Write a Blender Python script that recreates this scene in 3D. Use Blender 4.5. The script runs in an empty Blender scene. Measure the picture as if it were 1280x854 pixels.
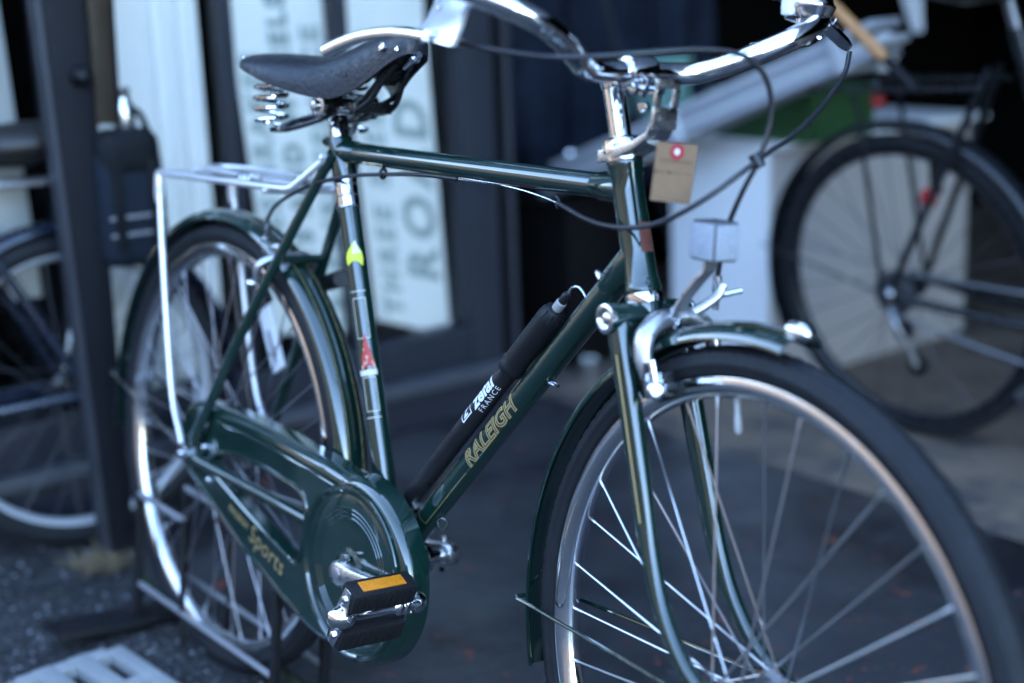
import bpy, bmesh, math, random
from mathutils import Vector, Matrix, Quaternion
from math import sin, cos, pi, radians, sqrt, atan2, hypot
random.seed(7)
SC = bpy.context.scene
COL = SC.collection

# ------------------------------------------------------------------ camera
CAM_POS = Vector((1.48688, -0.92276, 1.00758))
CR = Vector((0.62089817, 0.78298542, -0.03767364)).normalized()
CU = Vector((-0.16880129, 0.18048052, 0.9689855)).normalized()
CF = Vector((-0.76550088, 0.59528196, -0.24422897)).normalized()
FPX = 1874.8
cam_data = bpy.data.cameras.new('camera')
cam = bpy.data.objects.new('camera', cam_data)
COL.objects.link(cam)
m = Matrix.Identity(4)
for i in range(3):
    m[i][0] = CR[i]; m[i][1] = CU[i]; m[i][2] = -CF[i]; m[i][3] = CAM_POS[i]
cam.matrix_world = m
cam_data.sensor_width = 36.0
cam_data.sensor_fit = 'HORIZONTAL'
cam_data.lens = FPX / 1280 * 36
cam_data.clip_start = 0.05
cam_data.clip_end = 500
cam_data.dof.use_dof = True
cam_data.dof.focus_distance = 1.67
cam_data.dof.aperture_fstop = 1.75
cam_data.dof.aperture_blades = 9
SC.camera = cam

# ------------------------------------------------------------------ sky, sun, exposure
SUN_DIR = Vector((-0.72, 0.60, 0.48)).normalized()      # towards the sun, behind the shop
world = bpy.data.worlds.new('World'); SC.world = world
world.use_nodes = True
wn = world.node_tree
for n in list(wn.nodes): wn.nodes.remove(n)
sky = wn.nodes.new('ShaderNodeTexSky'); sky.sky_type = 'NISHITA'; sky.sun_disc = False
sky.sun_elevation = math.asin(SUN_DIR.z); sky.sun_rotation = atan2(SUN_DIR.x, SUN_DIR.y)
sky.air_density = 1.0; sky.dust_density = 0.7; sky.ozone_density = 2.0
bgn = wn.nodes.new('ShaderNodeBackground'); bgn.inputs['Strength'].default_value = 0.15
wo = wn.nodes.new('ShaderNodeOutputWorld')
wn.links.new(sky.outputs[0], bgn.inputs[0]); wn.links.new(bgn.outputs[0], wo.inputs[0])
sd = bpy.data.lights.new('sun', 'SUN'); sd.energy = 2.0; sd.angle = radians(0.53); sd.color = (1.0, 0.87, 0.7)
so = bpy.data.objects.new('sun', sd); COL.objects.link(so)
so.location = SUN_DIR * 30
so.rotation_euler = SUN_DIR.to_track_quat('Z', 'Y').to_euler()
SC.view_settings.view_transform = 'Standard'
SC.view_settings.look = 'None'
SC.view_settings.gamma = 1.0
SC.view_settings.exposure = 3.8
SC.view_settings.use_curve_mapping = False
SC.cycles.max_bounces = 8

# ------------------------------------------------------------------ pixel -> direction helpers
def ray(px, py):
    return CF + CR * ((px - 640) / FPX) - CU * ((py - 427) / FPX)
def gnd(px, py, z=0.0):
    d = ray(px, py); return CAM_POS + d * ((z - CAM_POS.z) / d.z)
def on_x(px, py, x):
    d = ray(px, py); return CAM_POS + d * ((x - CAM_POS.x) / d.x)
def on_y(px, py, y):
    d = ray(px, py); return CAM_POS + d * ((y - CAM_POS.y) / d.y)
LEAN = radians(-7.0)
BIKE = Matrix.Rotation(LEAN, 4, 'X')                    # bike leans to its left
BIKE_I = BIKE.inverted()
BC = BIKE_I @ CAM_POS
def bray(px, py): return BIKE_I.to_3x3() @ ray(px, py)
HA = radians(72)
U = Vector((-cos(HA), 0, sin(HA)))                      # head tube axis
Q = Vector((0.53282, 0, 0.31037))
STEER = Matrix.Translation(Q) @ Matrix.Rotation(-0.0936, 4, U) @ Matrix.Translation(-Q)
STEER_I = STEER.inverted()
def loc_y(px, py, y):                                   # bike space, plane y
    d = bray(px, py); return BC + d * ((y - BC.y) / d.y)
def st_x(px, py, x):                                    # steered space, plane x
    c = STEER_I @ BC; d = STEER_I.to_3x3() @ bray(px, py)
    return c + d * ((x - c.x) / d.x)
def st_y(px, py, y):
    c = STEER_I @ BC; d = STEER_I.to_3x3() @ bray(px, py)
    return c + d * ((y - c.y) / d.y)

# ------------------------------------------------------------------ materials
def _principled(name):
    mt = bpy.data.materials.new(name); mt.use_nodes = True
    nt = mt.node_tree
    return mt, nt, nt.nodes['Principled BSDF']
def mat(name, col, rough=0.5, metal=0.0, coat=0.0, var=0.12, scale=18.0, bump=0.0, bscale=90.0,
        rvar=0.1, spec=0.5, col2=None, c2scale=6.0, c2lo=0.55, c2hi=0.62, alpha=None):
    mt, nt, bs = _principled(name)
    N = nt.nodes; Lk = nt.links
    tc = N.new('ShaderNodeTexCoord')
    nz = N.new('ShaderNodeTexNoise'); nz.inputs['Scale'].default_value = scale; nz.inputs['Detail'].default_value = 6
    Lk.new(tc.outputs['Object'], nz.inputs['Vector'])
    mx = N.new('ShaderNodeMix'); mx.data_type = 'RGBA'
    a = [max(0, c * (1 - var)) for c in col[:3]] + [1]; b = [min(1, c * (1 + var)) for c in col[:3]] + [1]
    mx.inputs['A'].default_value = a; mx.inputs['B'].default_value = b
    Lk.new(nz.outputs['Fac'], mx.inputs['Factor'])
    out = mx.outputs['Result']
    if col2 is not None:
        n2 = N.new('ShaderNodeTexNoise'); n2.inputs['Scale'].default_value = c2scale; n2.inputs['Detail'].default_value = 8
        n2.inputs['Roughness'].default_value = 0.65
        Lk.new(tc.outputs['Object'], n2.inputs['Vector'])
        mr = N.new('ShaderNodeMapRange'); mr.inputs['From Min'].default_value = c2lo; mr.inputs['From Max'].default_value = c2hi
        Lk.new(n2.outputs['Fac'], mr.inputs['Value'])
        m2 = N.new('ShaderNodeMix'); m2.data_type = 'RGBA'
        m2.inputs['B'].default_value = list(col2[:3]) + [1]
        Lk.new(mr.outputs['Result'], m2.inputs['Factor']); Lk.new(out, m2.inputs['A'])
        out = m2.outputs['Result']
    Lk.new(out, bs.inputs['Base Color'])
    bs.inputs['Metallic'].default_value = metal
    bs.inputs['Specular IOR Level'].default_value = spec
    bs.inputs['Coat Weight'].default_value = coat
    bs.inputs['Coat Roughness'].default_value = 0.04
    n3 = N.new('ShaderNodeTexNoise'); n3.inputs['Scale'].default_value = scale * 3.1; n3.inputs['Detail'].default_value = 5
    Lk.new(tc.outputs['Object'], n3.inputs['Vector'])
    r3 = N.new('ShaderNodeMapRange')
    r3.inputs['To Min'].default_value = max(0.02, rough - rvar); r3.inputs['To Max'].default_value = min(1, rough + rvar)
    r3.inputs['From Min'].default_value = 0.3; r3.inputs['From Max'].default_value = 0.7
    Lk.new(n3.outputs['Fac'], r3.inputs['Value']); Lk.new(r3.outputs['Result'], bs.inputs['Roughness'])
    if bump > 0:
        nb = N.new('ShaderNodeTexNoise'); nb.inputs['Scale'].default_value = bscale; nb.inputs['Detail'].default_value = 8
        Lk.new(tc.outputs['Object'], nb.inputs['Vector'])
        bp = N.new('ShaderNodeBump'); bp.inputs['Strength'].default_value = bump; bp.inputs['Distance'].default_value = 0.004
        Lk.new(nb.outputs['Fac'], bp.inputs['Height']); Lk.new(bp.outputs['Normal'], bs.inputs['Normal'])
    return mt
def tyre_mat(name, col, nang, nrow):
    mt, nt, bs = _principled(name); N = nt.nodes; Lk = nt.links
    uv = N.new('ShaderNodeUVMap'); uv.uv_map = 'UVMap'
    sp = N.new('ShaderNodeSeparateXYZ'); Lk.new(uv.outputs[0], sp.inputs[0])
    def math_(op, a, b=None):
        x = N.new('ShaderNodeMath'); x.operation = op
        for k, v in enumerate((a, b)):
            if v is None: continue
            if isinstance(v, (int, float)): x.inputs[k].default_value = v
            else: Lk.new(v, x.inputs[k])
        return x.outputs[0]
    # chevron tread on the crown, fine ribs on the side wall
    vv = math_('ABSOLUTE', math_('SUBTRACT', sp.outputs[1], 0.5))
    ph = math_('ADD', math_('MULTIPLY', sp.outputs[0], nang * 2 * pi), math_('MULTIPLY', vv, 60.0))
    wv = math_('SINE', ph)
    sq = math_('GREATER_THAN', wv, -0.2)
    crown = math_('LESS_THAN', vv, 0.26)
    h1 = math_('MULTIPLY', sq, crown)
    rib = math_('MULTIPLY', math_('SINE', math_('MULTIPLY', vv, nrow * 2 * pi)), 0.12)
    h = math_('ADD', h1, rib)
    bp = N.new('ShaderNodeBump'); bp.inputs['Strength'].default_value = 1.0; bp.inputs['Distance'].default_value = 0.0040
    Lk.new(h, bp.inputs['Height']); Lk.new(bp.outputs['Normal'], bs.inputs['Normal'])
    tc = N.new('ShaderNodeTexCoord')
    nz = N.new('ShaderNodeTexNoise'); nz.inputs['Scale'].default_value = 40; nz.inputs['Detail'].default_value = 6
    Lk.new(tc.outputs['Object'], nz.inputs['Vector'])
    mx = N.new('ShaderNodeMix'); mx.data_type = 'RGBA'
    mx.inputs['A'].default_value = [c * 0.7 for c in col] + [1]; mx.inputs['B'].default_value = [c * 1.5 for c in col] + [1]
    Lk.new(nz.outputs['Fac'], mx.inputs['Factor']); Lk.new(mx.outputs['Result'], bs.inputs['Base Color'])
    bs.inputs['Roughness'].default_value = 0.62
    bs.inputs['Specular IOR Level'].default_value = 0.22
    return mt

M = {}
M['green'] = mat('green_enamel', (0.004, 0.021, 0.016), 0.13, 0, 0.8, 0.1, 25, rvar=0.07, col2=(0.10, 0.075, 0.055), c2scale=95, c2lo=0.715, c2hi=0.74)
M['chrome'] = mat('chrome', (0.78, 0.79, 0.80), 0.09, 1, 0, 0.04, 30, rvar=0.06, col2=(0.42, 0.40, 0.38), c2scale=70, c2lo=0.66, c2hi=0.8)
M['steel'] = mat('bright_steel', (0.62, 0.63, 0.65), 0.22, 1, 0, 0.08, 40, rvar=0.1, col2=(0.30, 0.27, 0.25), c2scale=60, c2lo=0.62, c2hi=0.78)
M['rim'] = mat('chromed_rim', (0.84, 0.84, 0.85), 0.17, 1, 0, 0.04, 30, rvar=0.05, col2=(0.55, 0.51, 0.47), c2scale=55, c2lo=0.72, c2hi=0.85)
M['pale_rim'] = mat('pale_alloy_rim', (0.44, 0.45, 0.47), 0.5, 0.4, 0, 0.1, 30)
M['spoke'] = mat('spoke_steel', (0.62, 0.62, 0.63), 0.30, 1, 0, 0.0, 3, rvar=.01)
M['alu'] = mat('dull_alloy', (0.55, 0.55, 0.56), 0.33, 0.9, 0, 0.1, 40)
M['tyre'] = tyre_mat('tyre_rubber', (0.012, 0.013, 0.015), 105, 9)
M['rubber'] = mat('black_rubber', (0.010, 0.010, 0.011), 0.5, 0, 0, 0.2, 60, bump=0.1, spec=.25)
M['plastic'] = mat('black_plastic', (0.012, 0.012, 0.014), 0.36, 0, 0, 0.15, 50, spec=.3)
M['cable'] = mat('cable_sheath', (0.016, 0.016, 0.020), 0.35, 0, 0, 0.15, 60)
M['leather'] = mat('black_leather', (0.009, 0.010, 0.014), 0.42, 0, 0.0, 0.35, 40, bump=0.25, bscale=210, rvar=.14)
M['wire'] = mat('black_wire', (0.010, 0.010, 0.011), 0.3, 0.2, 0.3, 0.2, 60)
M['amber'] = mat('amber_reflector', (0.62, 0.20, 0.008), 0.22, 0, 0.5, 0.25, 220, bump=0.3, bscale=700)
M['white_refl'] = mat('clear_reflector', (0.36, 0.39, 0.44), 0.35, 0, 0.2, 0.5, 420, bump=0.8, bscale=500)
M['red'] = mat('red_reflector', (0.42, 0.012, 0.014), 0.2, 0, 0.5, 0.2, 60)
M['gold'] = mat('gold_transfer', (0.42, 0.31, 0.14), 0.4, 0.3, 0.3, 0.1, 200)
M['cream'] = mat('cream_line', (0.62, 0.60, 0.50), 0.4, 0, 0.3, 0.1, 200)
M['white_print'] = mat('white_print', (0.75, 0.76, 0.78), 0.5)
M['dark_print'] = mat('dark_print', (0.03, 0.025, 0.02), 0.6)
M['yellow'] = mat('yellow_sticker', (0.62, 0.68, 0.05), 0.5)
M['red_print'] = mat('red_print', (0.45, 0.03, 0.02), 0.5, col2=(0.6, 0.55, 0.45), c2scale=180, c2lo=0.55, c2hi=0.6)
M['card'] = mat('kraft_card', (0.235, 0.140, 0.080), 0.85, 0, 0, 0.08, 120, bump=0.05)
M['rusty'] = mat('rust_patch', (0.16, 0.05, 0.03), 0.7, 0.2, 0, 0.4, 120)
M['hub_dull'] = mat('dull_hub_steel', (0.16, 0.16, 0.17), 0.45, 0.9, 0, 0.1, 40)
M['grey_valve'] = mat('grey_plastic', (0.34, 0.33, 0.31), 0.45)

for k_ in ('green',):
    b_ = M[k_].node_tree.nodes['Principled BSDF']; b_.inputs['Coat Weight'].default_value = 1.0; b_.inputs['Coat IOR'].default_value = 1.6; b_.inputs['Coat Roughness'].default_value = 0.03
M['lever'] = mat('satin_lever', (0.88, 0.88, 0.90), 0.34, 0.75, 0, 0.03, 20, rvar=0.05)
M['crank'] = mat('brushed_steel', (0.66, 0.66, 0.66), 0.30, 1, 0, 0.06, 60, rvar=0.08)
M['spoke_dark'] = mat('dull_spoke', (0.10, 0.10, 0.11), 0.5, 0.8, 0, 0.0, 3, rvar=.01)
M['spoke_rear'] = mat('rear_spoke_steel', (0.42, 0.41, 0.43), 0.38, 1, 0, 0.0, 3, rvar=.01)

# ------------------------------------------------------------------ mesh builder
def frame_from(d):
    d = d.normalized()
    a = Vector((0, 0, 1)) if abs(d.z) < 0.9 else Vector((1, 0, 0))
    e1 = d.cross(a).normalized(); e2 = d.cross(e1).normalized()
    return e1, e2
def smooth_path(pts, k=6, closed=False):
    P = [Vector(p) for p in pts]; n = len(P); out = []
    rng = n if closed else n - 1
    for i in range(rng):
        p1, p2 = P[i], P[(i + 1) % n]
        p0 = P[i - 1] if (i > 0 or closed) else p1 + (p1 - p2)
        p3 = P[(i + 2) % n] if (i + 2 < n or closed) else p2 + (p2 - p1)
        for j in range(k):
            t = j / k
            out.append(0.5 * ((2 * p1) + (p2 - p0) * t + (2 * p0 - 5 * p1 + 4 * p2 - p3) * t * t + (3 * p1 - p0 - 3 * p2 + p3) * t ** 3))
    if not closed: out.append(P[-1].copy())
    return out
class MB:
    def __init__(s): s.v = []; s.f = []; s.uv = None
    def add(s, vs, fs):
        o = len(s.v); s.v += [Vector(v) for v in vs]; s.f += [tuple(i + o for i in f) for f in fs]; return s
    def tube(s, pts, r, n=12, caps=True, closed=False, flat=None):
        P = [Vector(p) for p in pts]; N = len(P)
        R = r if isinstance(r, (list, tuple)) else [r] * N
        T = []
        for i in range(N):
            a = P[i - 1] if (i > 0 or closed) else P[i]; b = P[(i + 1) % N] if (i < N - 1 or closed) else P[i]
            T.append((b - a).normalized())
        e1, e2 = frame_from(T[0])
        vs = []; fs = []
        for i in range(N):
            if i:
                q = T[i - 1].rotation_difference(T[i]); e1 = q @ e1; e2 = q @ e2
            sx, sy = (1, 1) if flat is None else flat
            for k in range(n):
                a = 2 * pi * k / n
                vs.append(P[i] + e1 * (cos(a) * R[i] * sx) + e2 * (sin(a) * R[i] * sy))
        for i in range(N if closed else N - 1):
            j = (i + 1) % N
            for k in range(n):
                k2 = (k + 1) % n
                fs.append((i * n + k, i * n + k2, j * n + k2, j * n + k))
        if caps and not closed:
            fs.append(tuple(range(n - 1, -1, -1))); fs.append(tuple((N - 1) * n + k for k in range(n)))
        return s.add(vs, fs)
    def lathe(s, prof, o, axis, n=32):            # prof: (radius, height along axis)
        o = Vector(o); ax = Vector(axis).normalized(); e1, e2 = frame_from(ax)
        vs = []; fs = []; K = len(prof)
        for r, h in prof:
            for k in range(n):
                a = 2 * pi * k / n
                vs.append(o + ax * h + e1 * (cos(a) * r) + e2 * (sin(a) * r))
        for i in range(K - 1):
            for k in range(n):
                k2 = (k + 1) % n
                fs.append((i * n + k, i * n + k2, (i + 1) * n + k2, (i + 1) * n + k))
        if prof[0][0] > 1e-6: fs.append(tuple(range(n - 1, -1, -1)))
        if prof[-1][0] > 1e-6: fs.append(tuple((K - 1) * n + k for k in range(n)))
        return s.add(vs, fs)
    def ring(s, prof, c, a0, a1, n, closed_prof=True, mod=None):   # prof (y, radius) swept about the y axis through c
        full = abs(a1 - a0) > 2 * pi - 1e-4
        c = Vector(c); K = len(prof); vs = []; fs = []
        N = n if full else n + 1
        for i in range(N):
            a = a0 + (a1 - a0) * i / n
            for k_, (y, r) in enumerate(prof):
                if mod: r += mod(i, k_)
                vs.append(c + Vector((cos(a) * r, y, sin(a) * r)))
        kk = K if closed_prof else K - 1
        s.uv = []
        for i in range(n):
            j = (i + 1) % N
            for k in range(kk):
                k2 = (k + 1) % K
                fs.append((i * K + k, i * K + k2, j * K + k2, j * K + k))
                s.uv.append(((i / n, k / kk), (i / n, (k + 1) / kk), ((i + 1) / n, (k + 1) / kk), ((i + 1) / n, k / kk)))
        if not full and closed_prof:
            fs.append(tuple(range(K - 1, -1, -1))); fs.append(tuple((N - 1) * K + k for k in range(K)))
            s.uv.append(((0, 0),) * K); s.uv.append(((0, 0),) * K)
        return s.add(vs, fs)
    def box(s, c, size, R=None):
        c = Vector(c); sx, sy, sz = [x / 2 for x in size]; vs = []
        for x in (-sx, sx):
            for y in (-sy, sy):
                for z in (-sz, sz):
                    v = Vector((x, y, z)); vs.append(c + (R @ v if R else v))
        return s.add(vs, [(0, 1, 3, 2), (4, 6, 7, 5), (0, 4, 5, 1), (2, 3, 7, 6), (0, 2, 6, 4), (1, 5, 7, 3)])
    def prism(s, poly, d):                         # poly: 3D points, extruded by vector d
        P = [Vector(p) for p in poly]; d = Vector(d); n = len(P)
        return s.add(P + [p + d for p in P], [tuple(range(n - 1, -1, -1)), tuple(range(n, 2 * n))] + [(i, (i + 1) % n, n + (i + 1) % n, n + i) for i in range(n)])
    def obj(s, name, material, parent=None, xf=None, bevel=0.0, seg=2, sharp=40, thick=0.0):
        me = bpy.data.meshes.new(name)
        vs = [xf @ v for v in s.v] if xf is not None else s.v
        me.from_pydata([tuple(v) for v in vs], [], s.f)
        if s.uv and len(s.uv) == len(s.f):
            ul = me.uv_layers.new(name='UVMap'); li = 0
            for f in s.uv:
                for c in f: ul.data[li].uv = c; li += 1
        bm = bmesh.new(); bm.from_mesh(me)
        if not s.uv: bmesh.ops.recalc_face_normals(bm, faces=bm.faces)
        if thick: bmesh.ops.solidify(bm, geom=bm.faces[:], thickness=thick)
        if bevel > 0:
            ed = [e for e in bm.edges if len(e.link_faces) == 2 and e.calc_face_angle(0) > radians(35)]
            bmesh.ops.bevel(bm, geom=ed, offset=bevel, segments=seg, profile=0.6, affect='EDGES', clamp_overlap=True)
        bm.to_mesh(me); bm.free()
        me.polygons.foreach_set('use_smooth', [True] * len(me.polygons))
        me.set_sharp_from_angle(angle=radians(sharp))
        me.materials.append(M[material] if isinstance(material, str) else material)
        o = bpy.data.objects.new(name, me); COL.objects.link(o)
        if parent: o.parent = parent
        return o
def tag(o, label, cat=None, group=None, kind=None):
    if label: o['label'] = label
    if cat: o['category'] = cat
    if group: o['group'] = group
    if kind: o['kind'] = kind
    return o
def thing(name, label, cat, mtx=None, group=None):
    o = bpy.data.objects.new(name, None); COL.objects.link(o)
    o.empty_display_size = 0.1
    if mtx is not None: o.matrix_world = mtx
    return tag(o, label, cat, group)
def struct(o): o['kind'] = 'structure'; return o
_text_cache = {}
def text_mesh(body, size, shear=0.0, offset=0.0, spacing=1.0, bold=0.0):
    cu = bpy.data.curves.new('lettering', 'FONT'); cu.body = body; cu.size = size; cu.shear = shear
    cu.offset = offset + bold; cu.space_character = spacing; cu.resolution_u = 3
    cu.align_x = 'LEFT'
    ob = bpy.data.objects.new('lettering', cu); COL.objects.link(ob)
    dg = bpy.context.evaluated_depsgraph_get()
    me = bpy.data.meshes.new_from_object(ob.evaluated_get(dg))
    bpy.data.objects.remove(ob); bpy.data.curves.remove(cu)
    return me
def lettering(name, body, size, fn, material, parent, shear=0, offset=0, spacing=1.0, bold=0, maxedge=None, xf=None):
    """flat text whose points (s,t) are laid on a surface by fn"""
    me = text_mesh(body, size, shear, offset, spacing, bold)
    bm = bmesh.new(); bm.from_mesh(me)
    bmesh.ops.triangulate(bm, faces=bm.faces)
    if maxedge:
        for _ in range(3):
            ed = [e for e in bm.edges if e.calc_length() > maxedge]
            if not ed: break
            bmesh.ops.subdivide_edges(bm, edges=ed, cuts=1); bmesh.ops.triangulate(bm, faces=bm.faces)
    for v in bm.verts:
        p = fn(v.co.x, v.co.y); v.co = xf @ p if xf is not None else p
    bm.to_mesh(me); bm.free()
    me.name = name; me.materials.clear(); me.materials.append(M[material])
    o = bpy.data.objects.new(name, me); COL.objects.link(o); o.parent = parent
    return o
def patch(name, ss, tt, fn, material, parent, k=6):
    """a rectangular transfer wrapped on a surface"""
    b = MB(); vs = []; fs = []
    for i in range(k + 1):
        for j in range(k + 1):
            vs.append(fn(ss[0] + (ss[1] - ss[0]) * i / k, tt[0] + (tt[1] - tt[0]) * j / k))
    for i in range(k):
        for j in range(k):
            a = i * (k + 1) + j; fs.append((a, a + 1, a + k + 2, a + k + 1))
    return b.add(vs, fs).obj(name, material, parent)

def circle_poly(r, n=40): return [(cos(2 * pi * k / n) * r, sin(2 * pi * k / n) * r) for k in range(n)]

# ------------------------------------------------------------------ wheels
RIM_PROF = [(-.0130, .3025), (-.0146, .297), (-.0128, .2895), (-.0075, .2845), (0, .2825), (.0075, .2845), (.0128, .2895), (.0146, .297), (.0130, .3025), (.0098, .3015), (.0078, .294), (0, .2905), (-.0078, .294), (-.0098, .3015)]
def spoke_mesh(L, r=.00105):
    b = MB()
    b.tube([(0, 0, 0), (0, 0, L - .012)], r, 6)
    b.tube([(0, 0, L - .013), (0, 0, L - .004), (0, 0, L)], [.0019, .0019, .0013], 6)
    return b
def make_wheel(root, name, c, n, phase, xf=None, rs=1.0, tyre_c=.3155, tyre_w=.0180, tyre_h=.0165, rim_mat='rim',
               hub_r=.02, hub_f=.032, cross=3, tyre_mat_='tyre', hub_mat='steel', spoke_r=.00125, axle=.06, hub_body=.011, spoke_mat='spoke', tread=False):
    xf = xf or Matrix.Identity(4)
    c = Vector(c)
    w = MB().ring([(y, r * rs) for y, r in RIM_PROF], c, 0, 2 * pi, 112).obj(name, rim_mat, root, xf, sharp=50)
    K = 20
    prof = [(sin(2 * pi * (k / K) - pi) * tyre_w, tyre_c * rs + cos(2 * pi * (k / K) - pi) * tyre_h) for k in range(K)]
    if tread:
        K = 28
        prof = [(sin(2 * pi * (k / K) - pi) * tyre_w, tyre_c * rs + cos(2 * pi * (k / K) - pi) * tyre_h) for k in range(K)]
        def mod(i, k):
            q = abs(k - K / 2)                      # 0 on the crown
            if q > 6.5: return 0
            return -.0016 if ((i + int(q)) % 4 == 0 or q == 2) else 0
        MB().ring(prof, c, 0, 2 * pi, 480, True, mod).obj('tyre', tyre_mat_, w, xf, sharp=80)
    else:
        MB().ring(prof, c, 0, 2 * pi, 112).obj('tyre', tyre_mat_, w, xf, sharp=80)
    MB().lathe([(.004, -axle), (.0045, -axle + .001), (.0045, -hub_f - .012), (.012, -hub_f - .008), (.014, -hub_f - .004), (hub_r + .005, -hub_f - .0015), (hub_r + .005, -hub_f + .0015),
                (hub_body + .002, -hub_f + .006), (hub_body, -hub_f + .012), (hub_body, hub_f - .012), (hub_body + .002, hub_f - .006), (hub_r + .005, hub_f - .0015), (hub_r + .005, hub_f + .0015),
                (.014, hub_f + .004), (.012, hub_f + .008), (.0045, hub_f + .012), (.0045, axle - .001), (.004, axle)], c, (0, 1, 0), 24).obj('hub', hub_mat, w, xf)
    base = None
    for i in range(n):
        side = 1 if i % 2 == 0 else -1
        lead = 1 if (i // 2) % 2 == 0 else -1
        th = 2 * pi * i / n + phase
        fa = th + lead * cross * 2 * pi / (n / 2) * 0.97
        a = c + Vector((cos(fa) * hub_r, side * (hub_f + .0012 * lead), sin(fa) * hub_r))
        rr = .2855 * rs
        b = c + Vector((cos(th) * rr, side * .0035, sin(th) * rr))
        d = b - a
        if base is None:
            base = spoke_mesh(d.length, spoke_r).obj('spoke', spoke_mat, w); o = base
        else:
            o = base.copy(); COL.objects.link(o)
        q = Vector((0, 0, 1)).rotation_difference(d.normalized())
        o.matrix_local = xf @ (Matrix.Translation(a) @ q.to_matrix().to_4x4())
    return w
def guard_prof(w, R, depth, n=10, th=.0012, rib=.0):
    top = []
    for k in range(n + 1):
        a = pi * k / n
        y = -cos(a) * w; r = R - depth + sin(a) ** .8 * depth + (rib if 0.35 < k / n < 0.65 else 0)
        top.append((y, r))
    inner = [(y * (w - th) / w, r - th) for y, r in reversed(top)]
    inner[0] = (inner[0][0], top[-1][1]); inner[-1] = (inner[-1][0], top[0][1])
    return top + inner

# ================================================================== SETTING
def layered(name, base, layers, rough, rvar, bumps, voro=None):
    """base colour with noise-masked layers: (colour, scale, lo, hi, detail); bumps: (scale, strength, distance)"""
    mt, nt, bs = _principled(name); N = nt.nodes; Lk = nt.links
    tc = N.new('ShaderNodeTexCoord'); cur = None
    rgb = N.new('ShaderNodeRGB'); rgb.outputs[0].default_value = list(base) + [1]; cur = rgb.outputs[0]
    for k, (c, sc_, lo, hi, det) in enumerate(layers):
        nz = N.new('ShaderNodeTexNoise'); nz.inputs['Scale'].default_value = sc_; nz.inputs['Detail'].default_value = det; nz.inputs['Roughness'].default_value = .62
        mp = N.new('ShaderNodeMapping'); mp.inputs['Location'].default_value = (k * 3.7, k * 1.9, 0)
        Lk.new(tc.outputs['Object'], mp.inputs['Vector']); Lk.new(mp.outputs['Vector'], nz.inputs['Vector'])
        mr = N.new('ShaderNodeMapRange'); mr.inputs['From Min'].default_value = lo; mr.inputs['From Max'].default_value = hi
        Lk.new(nz.outputs['Fac'], mr.inputs['Value'])
        mx = N.new('ShaderNodeMix'); mx.data_type = 'RGBA'; mx.inputs['B'].default_value = list(c) + [1]
        Lk.new(mr.outputs['Result'], mx.inputs['Factor']); Lk.new(cur, mx.inputs['A']); cur = mx.outputs['Result']
    hgt = None
    if voro:
        vo = N.new('ShaderNodeTexVoronoi'); vo.inputs['Scale'].default_value = voro[0]
        Lk.new(tc.outputs['Object'], vo.inputs['Vector'])
        sp = N.new('ShaderNodeSeparateColor'); Lk.new(vo.outputs['Color'], sp.inputs[0])
        mr = N.new('ShaderNodeMapRange'); mr.inputs['To Min'].default_value = voro[1]; mr.inputs['To Max'].default_value = voro[2]
        pw_ = N.new('ShaderNodeMath'); pw_.operation = 'POWER'; pw_.inputs[1].default_value = 3.0
        Lk.new(sp.outputs[0], pw_.inputs[0]); Lk.new(pw_.outputs[0], mr.inputs['Value'])
        mx = N.new('ShaderNodeMix'); mx.data_type = 'RGBA'; mx.blend_type = 'MULTIPLY'; mx.inputs['Factor'].default_value = 1
        Lk.new(cur, mx.inputs['A']); Lk.new(mr.outputs['Result'], mx.inputs['B']); cur = mx.outputs['Result']
        hgt = vo.outputs['Distance']
    Lk.new(cur, bs.inputs['Base Color'])
    bs.inputs['Specular IOR Level'].default_value = .32
    nr = N.new('ShaderNodeTexNoise'); nr.inputs['Scale'].default_value = 6; nr.inputs['Detail'].default_value = 6; Lk.new(tc.outputs['Object'], nr.inputs['Vector'])
    mr = N.new('ShaderNodeMapRange'); mr.inputs['From Min'].default_value = .3; mr.inputs['From Max'].default_value = .7
    mr.inputs['To Min'].default_value = rough - rvar; mr.inputs['To Max'].default_value = rough + rvar
    Lk.new(nr.outputs['Fac'], mr.inputs['Value']); Lk.new(mr.outputs['Result'], bs.inputs['Roughness'])
    prev = None
    for sc_, st_, di_ in bumps:
        nz = N.new('ShaderNodeTexNoise'); nz.inputs['Scale'].default_value = sc_; nz.inputs['Detail'].default_value = 6; Lk.new(tc.outputs['Object'], nz.inputs['Vector'])
        bp = N.new('ShaderNodeBump'); bp.inputs['Strength'].default_value = st_; bp.inputs['Distance'].default_value = di_
        Lk.new(nz.outputs['Fac'], bp.inputs['Height'])
        if prev: Lk.new(prev, bp.inputs['Normal'])
        prev = bp.outputs['Normal']
    if hgt:
        bp = N.new('ShaderNodeBump'); bp.inputs['Strength'].default_value = .9; bp.inputs['Distance'].default_value = .004; bp.invert = True
        Lk.new(hgt, bp.inputs['Height']); Lk.new(prev, bp.inputs['Normal']); prev = bp.outputs['Normal']
    Lk.new(prev, bs.inputs['Normal'])
    return mt
M['asphalt'] = layered('asphalt', (.034, .034, .036), [((.060, .055, .050), 4, .5, .75, 5), ((.020, .020, .022), 11, .55, .7, 6)], .85, .08, [(160, .6, .004)], voro=(150, .45, 2.4))
M['forecourt'] = layered('painted_concrete', (.034, .034, .038), [((.058, .057, .060), 2.2, .45, .7, 7), ((.016, .016, .019), 5, .50, .66, 8), ((.080, .080, .084), 28, .64, .72, 4), ((.014, .014, .016), 1.3, .56, .62, 9), ((.22, .062, .036), 14, .625, .69, 8), ((.18, .055, .034), 48, .655, .70, 4)], .44, .13, [(38, .3, .004), (240, .2, .002)])
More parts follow.
